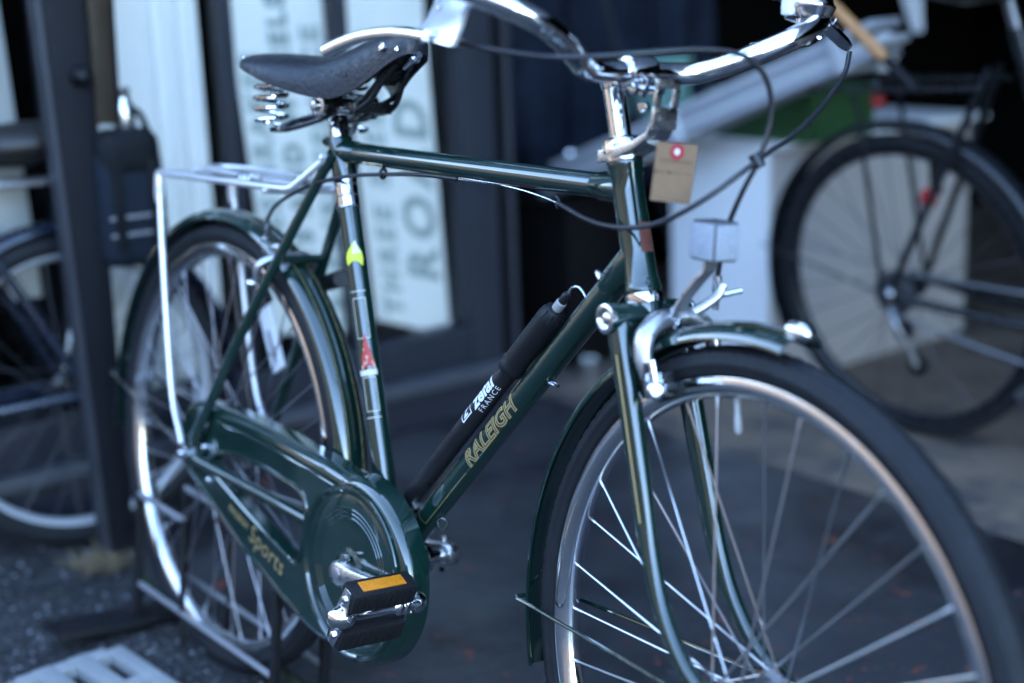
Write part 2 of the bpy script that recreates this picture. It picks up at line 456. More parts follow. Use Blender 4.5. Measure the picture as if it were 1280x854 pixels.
M['shopfloor'] = mat('worn_concrete', (0.150, 0.110, 0.080), 0.85, 0, 0, 0.35, 7, bump=0.4, bscale=60, col2=(0.06, 0.052, 0.048), c2scale=5, c2lo=0.48, c2hi=0.62)
gd = MB().add([(-90, -90, -.004), (90, -90, -.004), (90, 90, -.004), (-90, 90, -.004)], [(0, 1, 2, 3)]).obj('ground', 'asphalt'); struct(gd)
YF = 0.056
fc = MB().box((2.4, (YF + 1.255) / 2, -.02), (7.18, 1.255 - YF, .048)).obj('forecourt', 'forecourt', bevel=.004); struct(fc)
fl = MB().box((2.4, 1.257 + 2.3, -.018), (9.2, 4.6, .048)).obj('shop_floor', 'shopfloor', bevel=.006); struct(fl)

# ================================================================== THE BICYCLE
bike = thing('bicycle', 'dark green roadster bicycle with chrome rims, brown-tagged headstock and black sprung saddle', 'bicycle', BIKE)
BB = Vector((0, 0, .285)); RA = Vector((-.445, 0, .332)); FA = Vector((.5994, 0, .332))
def Hd(t): return Q + U * t
def St(t): return BB + U * t
# frame
frame = MB().tube([St(0), St(.535)], .0143, 20).obj('seat_tube', 'green', bike)
tt0, tt1 = St(.5294), Hd((.7885 - Q.z) / U.z)
o = MB().tube([tt0, tt1], .0133, 20).obj('top_tube', 'green', bike)
DTa, DTb = BB.copy(), Hd(.432)
DD = (DTb - DTa).normalized(); DN = Vector((-DD.z, 0, DD.x))
DTa += DN * .004; DTb += DN * .004
dt = MB().tube([DTa, DTb], .0150, 20).obj('down_tube', 'green', bike)
ht = MB().lathe([(.0165, .397), (.0185, .398), (.0188, .402), (.0178, .404), (.0178, .409), (.0168, .412), (.0162, .44), (.0162, .50), (.0168, .515), (.0178, .518), (.0178, .524), (.0188, .526), (.0185, .530), (.0165, .531)], Q, U, 28).obj('head_tube', 'green', bike)
# lugs
def lug(a, d, r, L, cut):
    d = d.normalized(); e1, e2 = frame_from(d); n = 24; vs = []; fs = []
    for k in range(n):
        an = 2 * pi * k / n; pt = L + cut * cos(2 * an)
        vs += [a + (e1 * cos(an) + e2 * sin(an)) * r, a + d * (pt - .003) + (e1 * cos(an) + e2 * sin(an)) * r, a + d * pt + (e1 * cos(an) + e2 * sin(an)) * (r - .0016)]
    for k in range(n):
        k2 = (k + 1) % n
        fs += [(k * 3, k2 * 3, k2 * 3 + 1, k * 3 + 1), (k * 3 + 1, k2 * 3 + 1, k2 * 3 + 2, k * 3 + 2)]
    return vs, fs
for nm, a, d, r, L in (('lug', tt1, tt0 - tt1, .0149, .045), ('lug', tt0, tt1 - tt0, .0149, .04), ('lug', DTb, DTa - DTb, .0166, .05), ('lug', DTa, DTb - DTa, .0166, .055), ('lug', St(0), U, .0158, .055)):
    v_, f_ = lug(a, d, r, L, .004); MB().add(v_, f_).obj(nm, 'green', bike)
sl = MB().lathe([(.0158, .490), (.0162, .492), (.0162, .543), (.0155, .546), (.0145, .546)], BB, U, 24)
sl.tube([St(.54) + Vector((-.022, -.012, 0)), St(.54) + Vector((-.022, .014, 0))], .004, 10)
sl.box(St(.54) + Vector((-.017, 0, .0)), (.014, .018, .012))
sl.obj('seat_lug', 'green', bike, sharp=35)
bbs = MB().lathe([(.018, -.040), (.0205, -.038), (.0205, -.034), (.0215, -.0335), (.0215, .0335), (.0205, .034), (.0205, .040), (.018, .042)], BB, (0, 1, 0), 28)
bbs.obj('bottom_bracket', 'green', bike)
for sgn in (-1, 1):
    pth = [BB + Vector((-.015, sgn * .024, .004)), BB + Vector((-.10, sgn * .034, .016)), Vector((-.25, sgn * .045, .313)), Vector((-.405, sgn * .060, .325)), Vector((-.432, sgn * .061, .331))]
    MB().tube(smooth_path(pth, 5), [.0095] * 10 + [.0085] * 8 + [.006, .005, .004], 14).obj('chain_stay', 'green', bike)
    pth = [Vector((-.158, sgn * .017, .786)), Vector((-.30, sgn * .045, .566)), Vector((-.418, sgn * .0615, .375)), Vector((-.436, sgn * .062, .345))]
    MB().tube(smooth_path(pth, 5), [.0072] * 6 + [.0076] * 6 + [.006] * 4, 12).obj('seat_stay', 'green', bike)
    dp = [(-.475, .318), (-.452, .312), (-.425, .318), (-.408, .322), (-.408, .331), (-.428, .342), (-.436, .356), (-.444, .354), (-.452, .343), (-.475, .335)]
    MB().prism([(x, sgn * .0585, z) for x, z in dp], (0, sgn * .005, 0)).obj('dropout', 'green', bike, bevel=.001)
MB().tube([(-.255, -.038, .637), (-.255, .038, .637)], .006, 10).obj('brake_bridge', 'green', bike)
# small eyelets and clips on the frame
def eye(c, r, wire, mat_='green', nrm=(0, 1, 0)):
    e1, e2 = frame_from(Vector(nrm)); P = [Vector(c) + (e1 * cos(a) + e2 * sin(a)) * r for a in [2 * pi * k / 20 for k in range(20)]]
    return MB().tube(P, wire, 8, closed=True)
cpt = loc_y(479, 217, -.004)
eye(cpt, .0060, .0020, nrm=(1, .4, 0)).obj('cable_clip', 'plastic', bike)
cp2 = loc_y(697, 252, -.004)
eye(cp2, .0062, .0021, nrm=(.5, 1, .2)).obj('cable_clip', 'plastic', bike)
cp3 = loc_y(553, 655, 0)
eye(cp3, .0066, .0018, nrm=(.5, -1, .3)).obj('cable_guide', 'green', bike)
p0 = DTa + DD * .40 - DN * .013
eye(p0 - DN * .006, .0060, .0018, nrm=(.3, .2, 1)).obj('cable_guide', 'steel', bike)
for s_ in (.085, .535):
    MB().lathe([(.005, 0), (.0045, .006), (.003, .012), (.0015, .014)], DTa + DD * s_ + DN * .014, DN, 12).obj('pump_peg', 'steel', bike)
# frame decals -----------------------------------------------------
def tube_map(A, D, r, n0):
    D = D.normalized(); n0 = (n0 - D * n0.dot(D)).normalized(); t0 = D.cross(n0)
    def fn(s, t):
        a = t / r; return A + D * s + (n0 * cos(a) + t0 * sin(a)) * (r + .00035)
    return fn
dm = tube_map(DTa, DD, .0150, Vector((0, -1, 0)))
def dm_txt(s, t): return dm(.1945 + s, t - .0025)
# D x n0 decides the up direction of the letters: make it point to +DN
if (dm(0, .004) - dm(0, 0)).dot(DN) < 0:
    _dm = dm
    dm = lambda s, t: _dm(s, -t)
lettering('maker_name', 'RALEIGH', .030, lambda s, t: dm(.226 + s * .94, t * .86 - .0105), 'gold', dt, shear=.28, spacing=1.06, bold=.0014, maxedge=.004)
dm_in = tube_map(DTa, DD, .0153, Vector((0, -1, 0)))
sg = -1 if (dm_in(0, .004) - dm_in(0, 0)).dot(DN) < 0 else 1
lettering('maker_name_core', 'RALEIGH', .030, lambda s, t: dm_in(.226 + s * .94, sg * (t * .86 - .0105)), 'green', dt, shear=.28, spacing=1.06, bold=-.0009, maxedge=.004)
for tt in (.0085, -.011):
    patch('pinstripe', (.105, .215), (tt, tt + .0007), dm, 'gold', dt, 8)
patch('pinstripe', (.105, .1057), (-.011, .0085), dm, 'gold', dt, 6)
sm = tube_map(BB, U, .0143, Vector((.72, -.70, 0)))
bigger0 = tube_map(BB, U, .0146, Vector((.78, -.62, 0)))
def sbox(s0, s1, w, mat_='cream', th=.0009):
    for a, b in (((s0, s0 + th), (-w, w)), ((s1 - th, s1), (-w, w)), ((s0, s1), (-w, -w + th)), ((s0, s1), (w - th, w))):
        patch('pinstripe', a, b, sm, mat_, frame, 6)
sbox(.285, .337, .0085); sbox(.192, .236, .0085)
patch('pinstripe', (.345, .346), (-.010, .010), sm, 'cream', frame)
patch('pinstripe', (.184, .185), (-.010, .010), sm, 'cream', frame)
hb = [(.244, -.0095), (.244, .0095), (.256, .0080), (.268, .0050), (.280, .0022), (.292, .0008), (.284, -.0016), (.272, -.0040), (.260, -.0075)]
vb = [bigger0(.256, 0)] + [bigger0(s, t) for s, t in hb] + [bigger0(.256 + (s - .256) * .5, t * .5) for s, t in hb]
MB().add(vb, [(0, 9 + i, 9 + i % 9 + 1) for i in range(1, 10)] + [(9 + i, i, i % 9 + 1, 9 + i % 9 + 1) for i in range(1, 10)]).obj('frame_badge', 'red_print', frame)
patch('badge_band', (.238, .245), (-.012, .012), sm, 'cream', frame)
patch('chrome_band', (.455, .497), (-.0449, .0449), tube_map(BB, U, .0149, Vector((.35, -1, 0))), 'chrome', frame, 28)
for s_ in (.4555, .470, .484):
    MB().lathe([(.0152, s_ - .0012), (.0158, s_), (.0152, s_ + .0012)], BB, U, 24).obj('band_ring', 'chrome', frame)
# yellow sticker: torn outline
ys = [(.380, -.0105), (.378, .0100), (.386, .0115), (.395, .0105), (.401, .0070), (.410, .0030), (.402, -.004), (.396, -.0090), (.388, -.0115)]
b = MB(); cy_ = sm(.393, 0); vs = [cy_] + [sm(s, t) for s, t in ys]
bigger = tube_map(BB, U, .0147, Vector((.78, -.62, 0)))
vs = [bigger(.390, 0)] + [bigger(s, t) for s, t in ys]
mid = [bigger(.390 + (s - .390) * .5, t * .5) for s, t in ys]
b.add(vs + mid, [(0, 9 + i, 9 + i % 9 + 1) for i in range(1, 10)] + [(9 + i, i, i % 9 + 1, 9 + i % 9 + 1) for i in range(1, 10)]).obj('sticker', 'yellow', frame)
wt_ = tube_map(BB, U, .0151, Vector((.78, -.62, 0)))
MB().add([wt_(.394, -.0020), wt_(.394, .0030), wt_(.394, .0085), wt_(.402, .0055), wt_(.411, .0035), wt_(.402, .0005)], [(0, 1, 5), (1, 2, 3), (1, 3, 5), (5, 3, 4)]).obj('sticker_tip', 'white_print', frame)
hm = tube_map(Q, U, .0163, Vector((.6, -1, 0)))
patch('head_badge', (.436, .466), (.001, .016), tube_map(Q, U, .0163, Vector((.85, -.5, 0))), 'rusty', ht, 8)

# wheels
rear_w = make_wheel(bike, 'rear_wheel', RA, 40, .07, spoke_r=.00105, spoke_mat='spoke_rear', tread=True, hub_r=.030, hub_f=.030, cross=4, axle=.078, hub_body=.024)
front_w = make_wheel(bike, 'front_wheel', FA, 32, .035, STEER, tread=True, hub_mat='hub_dull', hub_r=.016, hub_f=.031, cross=3, axle=.062)
# valve
va = st_y(922, 512, 0) - FA; va = va.normalized()
MB().lathe([(.0028, .282), (.0028, .266), (.0036, .265), (.0038, .253), (.003, .249), (.0012, .248)], FA, va, 12).obj('valve', 'grey_valve', front_w, STEER)
# mudguards
GP = guard_prof(.0245, .3530, .0150, 12)
rmg = MB().ring(GP, RA, radians(-6), radians(186), 72).obj('rear_mudguard', 'green', bike, sharp=60)
fmg = MB().ring(GP, FA, radians(84), radians(195), 56).obj('front_mudguard', 'green', bike, STEER, sharp=60)
for mg, c, a0, a1, xf in ((rmg, RA, -4, 184, None), (fmg, FA, 106, 194, STEER), (fmg, FA, 85, 103, STEER)):
    MB().ring([(-.0024, .3533), (-.0018, .3542), (.0018, .3542), (.0024, .3533)], c, radians(a0), radians(a1), 60, False).obj('centre_rib', 'green', mg, xf)
    for y in (-.0105, .0098):
        MB().ring([(y, .35185), (y + .0008, .3520)], c, radians(a0), radians(a1), 60, False).obj('pinstripe', 'gold', mg, xf)
tip = FA + Vector((cos(radians(84.6)), 0, sin(radians(84.6)))) * .3535
MB().lathe([(.002, -.016), (.008, -.013), (.0098, -.004), (.0098, .004), (.006, .010), (.001, .012)], tip + Vector((.002, 0, .002)), Vector((1, 0, -.15)), 20).obj('mudguard_tip', 'chrome', fmg, STEER)
# stays of mudguards
def stay(c, ang, R, ymax, parent, xf, mat_='steel'):
    e = c + Vector((cos(ang) * R, 0, sin(ang) * R))
    for sgn in (-1, 1):
        ax = c + Vector((0, sgn * ymax, 0))
        a = e + Vector((0, sgn * .0275, 0))
        MB().tube(smooth_path([e + Vector((0, sgn * .012, 0)) * 1 + (e - c).normalized() * .006, a + (e - c).normalized() * .003, a + (ax - a) * .12, ax + (a - ax) * .08, ax], 4), .0024, 8).obj('mudguard_stay', mat_, parent, xf)
stay(FA, radians(182.5), .3530, .054, fmg, STEER, 'green')
stay(RA, radians(172), .3530, .066, rmg, None, 'steel')
MB().lathe([(.004, 0), (.0042, .003), (.002, .004)], FA + Vector((cos(radians(180)) * .353, -.010, sin(radians(180)) * .353)), (-1, -.2, 0), 8).obj('stay_bolt', 'steel', fmg, STEER)

# fork
fk = MB().lathe([(.010, -.050), (.0145, -.0495), (.0152, -.047), (.0152, .047), (.0145, .0495), (.010, .050)], Hd(.374), (0, 1, 0), 28)
fk.lathe([(.0165, .372), (.0175, .380), (.017, .388)], Q, U, 24)
fork = fk.obj('fork', 'green', bike, STEER)
for sgn in (-1, 1):
    yy = lambda y: sgn * y
    pth = [(.418, yy(.036), .664), (.441, yy(.038), .60), (.470, yy(.040), .515), (.494, yy(.042), .445), (.520, yy(.044), .395), (.556, yy(.046), .356), (.594, yy(.047), .335)]
    sp_ = smooth_path(pth, 6)
    MB().tube(sp_, [.0128 - .0062 * (i / (len(sp_) - 1)) for i in range(len(sp_))], 16, flat=(1.0, 1.12)).obj('fork_blade', 'green', fork, STEER)
    MB().lathe([(.0138, 0), (.0150, .001), (.0150, .004), (.0128, .0052), (.0105, .0050), (.0090, .0022), (.0075, .0016), (.0062, .0035), (.003, .0045), (.0005, .0048)], Hd(.374) + Vector((0, sgn * .049, 0)), (0, sgn, 0), 28).obj('crown_cap', 'chrome', fork, STEER)
    MB().prism([(x, sgn * .0455, z) for x, z in ((.582, .350), (.590, .353), (.612, .341), (.612, .322), (.604, .318), (.588, .326))], (0, sgn * .004, 0)).obj('fork_end', 'green', fork, STEER, bevel=.001)
    MB().lathe([(.0085, 0), (.0085, .007), (.006, .009), (.004, .010)], FA + Vector((0, sgn * .0515, 0)), (0, sgn, 0), 6).obj('axle_nut', 'hub_dull', fork, STEER)
for s0, s1 in ((.24, .335),):
    bl = tube_map(Vector((.418, -.036, .664)), Vector((.052, -.004, -.149)), .0136, Vector((.1, -1, .1)))
    patch('pinstripe', (.035, .20), (-.0012, .0012), bl, 'gold', fork, 10)
# headset
MB().lathe([(.0165, .3855), (.0195, .3865), (.0202, .391), (.0195, .396), (.0175, .3975)], Q, U, 28).obj('headset_cup', 'chrome', bike)
MB().lathe([(.0165, .530), (.0195, .531), (.0200, .535), (.0190, .539)], Q, U, 28).obj('headset_cup', 'chrome', bike)
hs = MB().lathe([(.0160, .539), (.0212, .5395), (.0216, .5435), (.0206, .5465), (.0206, .5520), (.0180, .5545), (.0130, .5560), (.0122, .5562)], Q, U, 28).obj('lock_ring', 'chrome', bike, STEER)
# lamp bracket
LB0 = Hd(.543)
pl_ = [LB0 + Vector(v) for v in ((-.006, -.019, .000), (.022, -.017, .004), (.046, -.0155, .010), (.058, -.015, .018), (.058, .015, .018), (.046, .0155, .010), (.022, .017, .004), (-.006, .019, .000))]
n_ = len(pl_)
lb = MB()
A = [LB0 + Vector((x, 0, z)) for x, z in ((-.014, -.001), (.010, .004), (.036, .012), (.054, .021), (.061, .032))]
W = [.0215, .0190, .0165, .0155, .0150]
vs = []; fs = []
for p, w, th_ in zip(A, W, (.013, .0115, .0085, .006, .0045)):
    for dy, dz in ((-w, 0), (w, 0), (w, -th_), (-w, -th_)): vs.append(p + Vector((0, dy, dz)))
for i in range(len(A) - 1):
    for k in range(4): fs.append((i * 4 + k, i * 4 + (k + 1) % 4, (i + 1) * 4 + (k + 1) % 4, (i + 1) * 4 + k))
fs += [(3, 2, 1, 0), tuple(16 + k for k in range(4))]
lb.add(vs, fs); lamp_br = lb.obj('lamp_bracket', 'crank', bike, STEER, bevel=.0008, sharp=30)
# upright plate with window
T = A[-1]; ux = Vector((.10, 0, 1)).normalized(); fx = Vector((1, 0, -.10)).normalized()
def lp(y, h, d=0): return T + Vector((0, y, 0)) + ux * h + fx * d
pb = MB()
for (y0, y1, h0, h1) in ((-.0150, .0150, -.008, .014), (-.0150, -.0070, .014, .032), (.0070, .0150, .014, .032), (-.0150, .0150, .032, .041)):
    pb.prism([lp(y0, h0), lp(y1, h0), lp(y1, h1), lp(y0, h1)], fx * .0035)
pb.obj('bracket_plate', 'steel', lamp_br, STEER, bevel=.0006)
# stem
stem = MB().lathe([(.0112, .552), (.0112, .606), (.0122, .6065), (.0128, .610), (.0136, .614), (.0136, .622), (.0118, .627), (.006, .629), (.0005, .630)], Q, U, 28)
BARC = Vector((.383, 0, .905))
stop = Hd(.620)
stem.tube(smooth_path([stop, stop + (BARC - stop) * .5 + Vector((0, 0, .003)), BARC], 4), [.0135, .0132, .013, .0128, .0128, .0128, .013, .013, .013], 20)
stem.lathe([(.0135, -.0165), (.0165, -.0155), (.0172, -.012), (.0172, .012), (.0165, .0155), (.0135, .0165)], BARC, (0, 1, 0), 28)
stem = stem.obj('handlebar_stem', 'chrome', bike, STEER)
sb = MB()
for y in (-.0065, .0065): sb.box(BARC + Vector((.017, y, -.012)), (.016, .006, .020), Matrix.Rotation(.5, 3, 'Y'))
sb.obj('binder_ears', 'chrome', stem, STEER, bevel=.0015)
MB().tube([BARC + Vector((.020, -.016, -.016)), BARC + Vector((.020, .016, -.016))], .0032, 10).lathe([(.0065, 0), (.0068, .001), (.0068, .006), (.004, .0075)], BARC + Vector((.020, -.0165, -.016)), (0, -1, 0), 6).lathe([(.006, 0), (.006, .006)], BARC + Vector((.020, .010, -.016)), (0, 1, 0), 6).obj('binder_bolt', 'chrome', stem, STEER)
MB().lathe([(.0068, 0), (.0068, .007), (.005, .0085)], BARC + Vector((.016, -.004, -.030)), (0.2, 0, -1), 6).obj('binder_nut', 'chrome', stem, STEER)
# handlebar: upright roadster bend
half = [(.383, .018, .905), (.3835, .042, .9045), (.392, .068, .906), (.411, .094, .916), (.430, .124, .931), (.440, .156, .946), (.432, .190, .960), (.404, .222, .974), (.358, .246, .990), (.300, .262, 1.002), (.240, .272, 1.008), (.170, .280, 1.010)]
bp_ = [Vector((x, -y, z)) for x, y, z in reversed(half)] + [Vector(h) for h in half]
bar = MB().tube(smooth_path(bp_, 6), .0112, 20).obj('handlebar', 'chrome', bike, STEER)
for sgn in (-1, 1):
    g = [(x, sgn * y, z) for x, y, z in half[-4:]]
    MB().tube(smooth_path(g, 5)[3:], [.0150 + (.0008 if k % 2 else 0) for k in range(len(smooth_path(g, 5)[3:]))], 18).obj('grip', 'rubber', bar, STEER)
# right brake lever (street side)
def lever(sgn):
    yl = -.222
    out = [(586, -14), (580, 6), (572, 30), (561, 58), (546, 54), (528, 49), (512, 45), (508, 40), (522, 34), (533, 22), (541, 6), (546, -14)]
    body = MB().prism([st_y(x, y, yl + .024 * (58 - y) / 72) for x, y in out], (0, .0085, 0)).obj('brake_lever', 'lever', bike, STEER, bevel=.0014, sharp=30)
    pth = [st_y(*q) for q in ((532, 46, -.226), (512, 43, -.228), (484, 41.5, -.234), (452, 46, -.242), (426, 55, -.250), (406, 65, -.256))]
    MB().tube(smooth_path(pth, 5), [.0052 + .0010 * max(0, (i - 14) / 11) for i in range(26)], 14, flat=(.75, 1.2)).obj('lever_blade', 'chrome', body, STEER)
    for q in ((550, 8), (545, 44)):
        MB().lathe([(.0044, 0), (.0042, .0020), (.002, .0028)], st_y(q[0], q[1], yl + .024 * (58 - q[1]) / 72), (0, -1, .4), 12).obj('lever_pivot', 'alu', body, STEER)
    cl = st_y(566, -8, yl)
    MB().tube([cl + Vector((.004, .004, -.002)), cl + Vector((.004, .006, .022))], .007, 12).obj('lever_clamp', 'chrome', body, STEER)
    return body
lever(-1)
LLf = st_x(1061, 60, .405)
lb0 = st_x(1034, 34, .405)
lv = MB().tube([lb0 + (LLf - lb0) * t for t in (-.1, .05, .75, .97)], [.0085, .0082, .0074, .0052], 8).obj('brake_lever', 'chrome', bike, STEER)
MB().tube([lb0 + Vector((.006, .006, .008)), lb0 + Vector((.008, 0, .004)), lb0 + (LLf - lb0) * .4 + Vector((.003, .006, .006))], .0016, 8).obj('lever_spring', 'steel', lv, STEER)
gpos = [(.395, .232, .952), (.350, .262, .945), (.290, .285, .941), (.220, .296, .936)]
MB().tube(smooth_path(gpos, 5), .006, 12, flat=(.6, 1.2)).obj('lever_blade', 'chrome', lv, STEER)
# bell
bc = st_x(1010, 17, .418)
bl = MB().lathe([(.001, -.008), (.016, -.0078), (.0235, -.005), (.0262, .000), (.0275, .0025), (.0285, .004), (.0285, .0065), (.0270, .0075), (.0262, .010), (.0255, .016), (.0225, .0235), (.016, .029), (.008, .0315), (.001, .0322)], bc, Vector((-.12, .06, 1)), 36).obj('bell', 'chrome', bike, STEER)
MB().lathe([(.011, -.022), (.0095, -.010), (.008, -.006)], bc + Vector((0, .0, .0)), Vector((-.12, .06, 1)), 16).obj('bell_mount', 'steel', bl, STEER)
MB().tube([bc + Vector((.004, -.016, -.006)), bc + Vector((.004, -.0165, -.020))], .0032, 10).obj('bell_screw', 'steel', bl, STEER)
MB().lathe([(.004, 0), (.0062, .001), (.0062, .006), (.003, .008)], bc + Vector((.010, -.018, -.021)), (.4, -1, 0), 12).obj('bell_screw', 'steel', bl, STEER)
MB().box(bc + Vector((.0, -.029, .006)), (.012, .009, .018)).obj('bell_striker', 'white_print', bl, STEER, bevel=.003)
# cables
c1 = [st_x(*q) for q in ((567, 52, .362), (625, 64, .41), (700, 72, .455), (790, 68, .49), (880, 62, .51), (932, 71, .52), (958, 100, .525), (964, 145, .525), (949, 198, .52), (928, 240, .51), (911, 280, .495), (903, 312, .478), (897, 345, .468))]
MB().tube(smooth_path(c1, 8), .0027, 10).obj('brake_cable', 'cable', bike, STEER)
MB().tube([c1[0] + Vector((-.012, -.006, .003)), c1[0] + Vector((.008, .005, -.001))], .0040, 10).obj('cable_ferrule', 'steel', bike, STEER)
c2 = [STEER @ st_x(*q) for q in ((1062, 66, .41), (1056, 92, .43), (1038, 120, .46), (1000, 162, .495), (948, 200, .518), (890, 243, .51), (840, 272, .48), (800, 284, .44))] + [loc_y(*q) for q in ((762, 283, -.034), (730, 273, -.024), (697, 254, -.010), (660, 240, -.004), (625, 231, -.002))]
MB().tube(smooth_path(c2, 8)[:-16], .0027, 10).obj('brake_cable', 'cable', bike)
MB().tube(smooth_path(c2, 8)[-17:], .0011, 8).obj('cable_inner', 'steel', bike)
c3 = [loc_y(*q) for q in ((572, 224, -.004), (530, 219, -.006), (479, 218, -.006), (440, 220, -.020), (400, 228, -.026), (368, 241, -.025), (345, 257, -.022), (334, 274, -.020))]
MB().tube(smooth_path(c3, 7), .0026, 10).obj('brake_cable', 'cable', bike)
MB().tube([loc_y(625, 231, -.002), loc_y(572, 224, -.004)], .0011, 6).obj('cable_inner', 'steel', bike)
kt = STEER @ st_x(947, 201, .519)
MB().tube([kt + Vector((-.004, -.002, .006)), kt + Vector((.003, .002, -.006))], .0058, 10).obj('cable_tie', 'cable', bike)

# front brake caliper
fb = Hd(.374) + Vector((.030, 0, -.002))
fbr = MB().tube([Hd(.374), fb + Vector((.012, 0, 0))], .0045, 12).lathe([(.0075, .0), (.0075, .007), (.0045, .010)], fb + Vector((.010, 0, 0)), (1, 0, .3), 6).obj('front_brake', 'steel', bike, STEER)
def arm(pts, r, parent, nm='brake_arm', mt_='alu', fl_=(1, .8)):
    k = smooth_path(pts, 6)
    return MB().tube(k, [r * (1 - .35 * i / (len(k) - 1)) for i in range(len(k))], 14, flat=fl_).obj(nm, mt_, parent, STEER)
cR = [fb + Vector((.006, 0, .004)), fb + Vector((.010, -.018, .004)), fb + Vector((.014, -.036, -.008)), fb + Vector((.020, -.042, -.028)), fb + Vector((.028, -.040, -.046))]
arm(cR, .0130, fbr)
cL = [fb + Vector((.012, 0, .008)), fb + Vector((.016, .020, .007)), fb + Vector((.020, .038, -.006)), fb + Vector((.026, .043, -.028)), fb + Vector((.032, .041, -.046))]
arm(cL, .0125, fbr)
arm([fb + Vector((.010, 0, .004)), fb + Vector((.020, .022, .014)), fb + Vector((.028, .040, .028)), fb + Vector((.030, .046, .040))], .0075, fbr)
for sgn in (-1, 1):
    pc = fb + Vector((.038, sgn * .036, -.054))
    ch = MB().box(pc + Vector((.0, 0, .002)), (.030, .016, .024), Matrix.Rotation(-.3, 3, 'Y')).obj('pad_holder', 'chrome', fbr, STEER, bevel=.002)
    MB().tube([pc + Vector((-.022, -sgn * .006, -.008)), pc + Vector((.026, -sgn * .006, .004))], .0058, 8).obj('brake_pad', 'rubber', fbr, STEER)
    MB().lathe([(.007, 0), (.0088, .002), (.0088, .020), (.006, .023)], pc + Vector((.004, sgn * .006, -.002)), (.75, sgn * .6, .2), 12).obj('pad_nut', 'chrome', fbr, STEER)
    MB().tube([pc + Vector((-.008, sgn * .009, .004)), pc + Vector((-.006, sgn * .011, .022)), pc + Vector((.004, sgn * .012, .026)), pc + Vector((.010, sgn * .011, .006))], .0036, 8).obj('pad_bolt', 'chrome', fbr, STEER)
cab_end = c1[-1]
MB().lathe([(.0045, 0), (.0045, .016), (.003, .018), (.003, .034)], cab_end, Vector((0, 0, -1)), 10).obj('cable_adjuster', 'steel', fbr, STEER)
MB().tube([cab_end + Vector((0, 0, -.02)), cab_end + Vector((.012, .022, -.014))], .0030, 8).obj('adjuster_arm', 'steel', fbr, STEER)
# reflector on bracket
rc = Vector((.512, 0, .753))
rb = MB()
rp = [fb + Vector((.016, -.002, .006)), Vector((.478, -.002, .694)), Vector((.498, -.001, .716)), Vector((.506, 0, .724)), Vector((.509, 0, .738))]
kk = smooth_path(rp, 4)
vs = []; fs = []
for i, p in enumerate(kk):
    t = (kk[min(i + 1, len(kk) - 1)] - kk[max(i - 1, 0)]).normalized(); nrm = t.cross(Vector((0, 1, 0))).normalized()
    for dy, dn in ((-.0075, -.0015), (.0075, -.0015), (.0075, .0015), (-.0075, .0015)): vs.append(p + Vector((0, dy, 0)) + nrm * dn)
for i in range(len(kk) - 1):
    for k in range(4): fs.append((i * 4 + k, i * 4 + (k + 1) % 4, (i + 1) * 4 + (k + 1) % 4, (i + 1) * 4 + k))
fs += [(3, 2, 1, 0), tuple((len(kk) - 1) * 4 + k for k in range(4))]
rbk = rb.add(vs, fs).obj('reflector_bracket', 'alu', bike, STEER, sharp=30)
M['refl_shell'] = mat('grey_reflector_shell', (.075, .08, .09), .35)
RZ = Matrix.Rotation(radians(-2), 3, 'Z')
MB().box(rc, (.037, .030, .038), RZ).obj('reflector_housing', 'refl_shell', rbk, STEER, bevel=.004, seg=3)
MB().box(rc + RZ @ Vector((.0190, 0, 0)), (.003, .026, .033), RZ).obj('reflector_lens', 'white_refl', rbk, STEER, bevel=.003)
MB().box(rc + RZ @ Vector((.0, -.0152, 0)), (.033, .0028, .033), RZ).obj('reflector_side', 'white_refl', rbk, STEER, bevel=.0008)

# seat post and saddle
MB().lathe([(.0128, .540), (.0128, .585), (.0105, .590), (.0105, .618), (.006, .620)], BB, U, 24).obj('seat_post', 'chrome', bike)
stn = [(-.290, .046, .900, .896), (-.283, .078, .906, .892), (-.262, .097, .910, .887), (-.232, .100, .911, .879), (-.195, .092, .909, .868), (-.155, .072, .908, .858), (-.118, .050, .920, .855), (-.085, .036, .934, .868), (-.055, .029, .943, .886), (-.030, .026, .946, .900), (-.014, .022, .942, .908), (-.005, .013, .933, .914)]
sv = smooth_path([Vector((a, b_, c_)) for a, b_, c_, d_ in stn], 4); sw = smooth_path([Vector((a, b_, d_)) for a, b_, c_, d_ in stn], 4)
KS = 28; vs = []; fs = []
for a, b_ in zip(sv, sw):
    for k in range(KS + 1):
        th = radians(-92 + 184 * k / KS)
        yv = a.y * sin(th) * (1 if abs(sin(th)) < .95 else 1)
        cz = max(0, cos(th)) ** .62
        dip = -.006 * (1 - abs(sin(th))) ** 2 * max(0, min(1, (-.17 - a.x) / .08))
        vs.append(Vector((a.x, yv, b_.z + (a.z - b_.z) * cz + dip)))
for i in range(len(sv) - 1):
    for k in range(KS): fs.append((i * (KS + 1) + k, i * (KS + 1) + k + 1, (i + 1) * (KS + 1) + k + 1, (i + 1) * (KS + 1) + k))
fs.append(tuple(range(KS + 1))); fs.append(tuple((len(sv) - 1) * (KS + 1) + k for k in range(KS, -1, -1)))
saddle = MB().add(vs, fs).obj('saddle', 'leather', bike, sharp=60, thick=.0045)
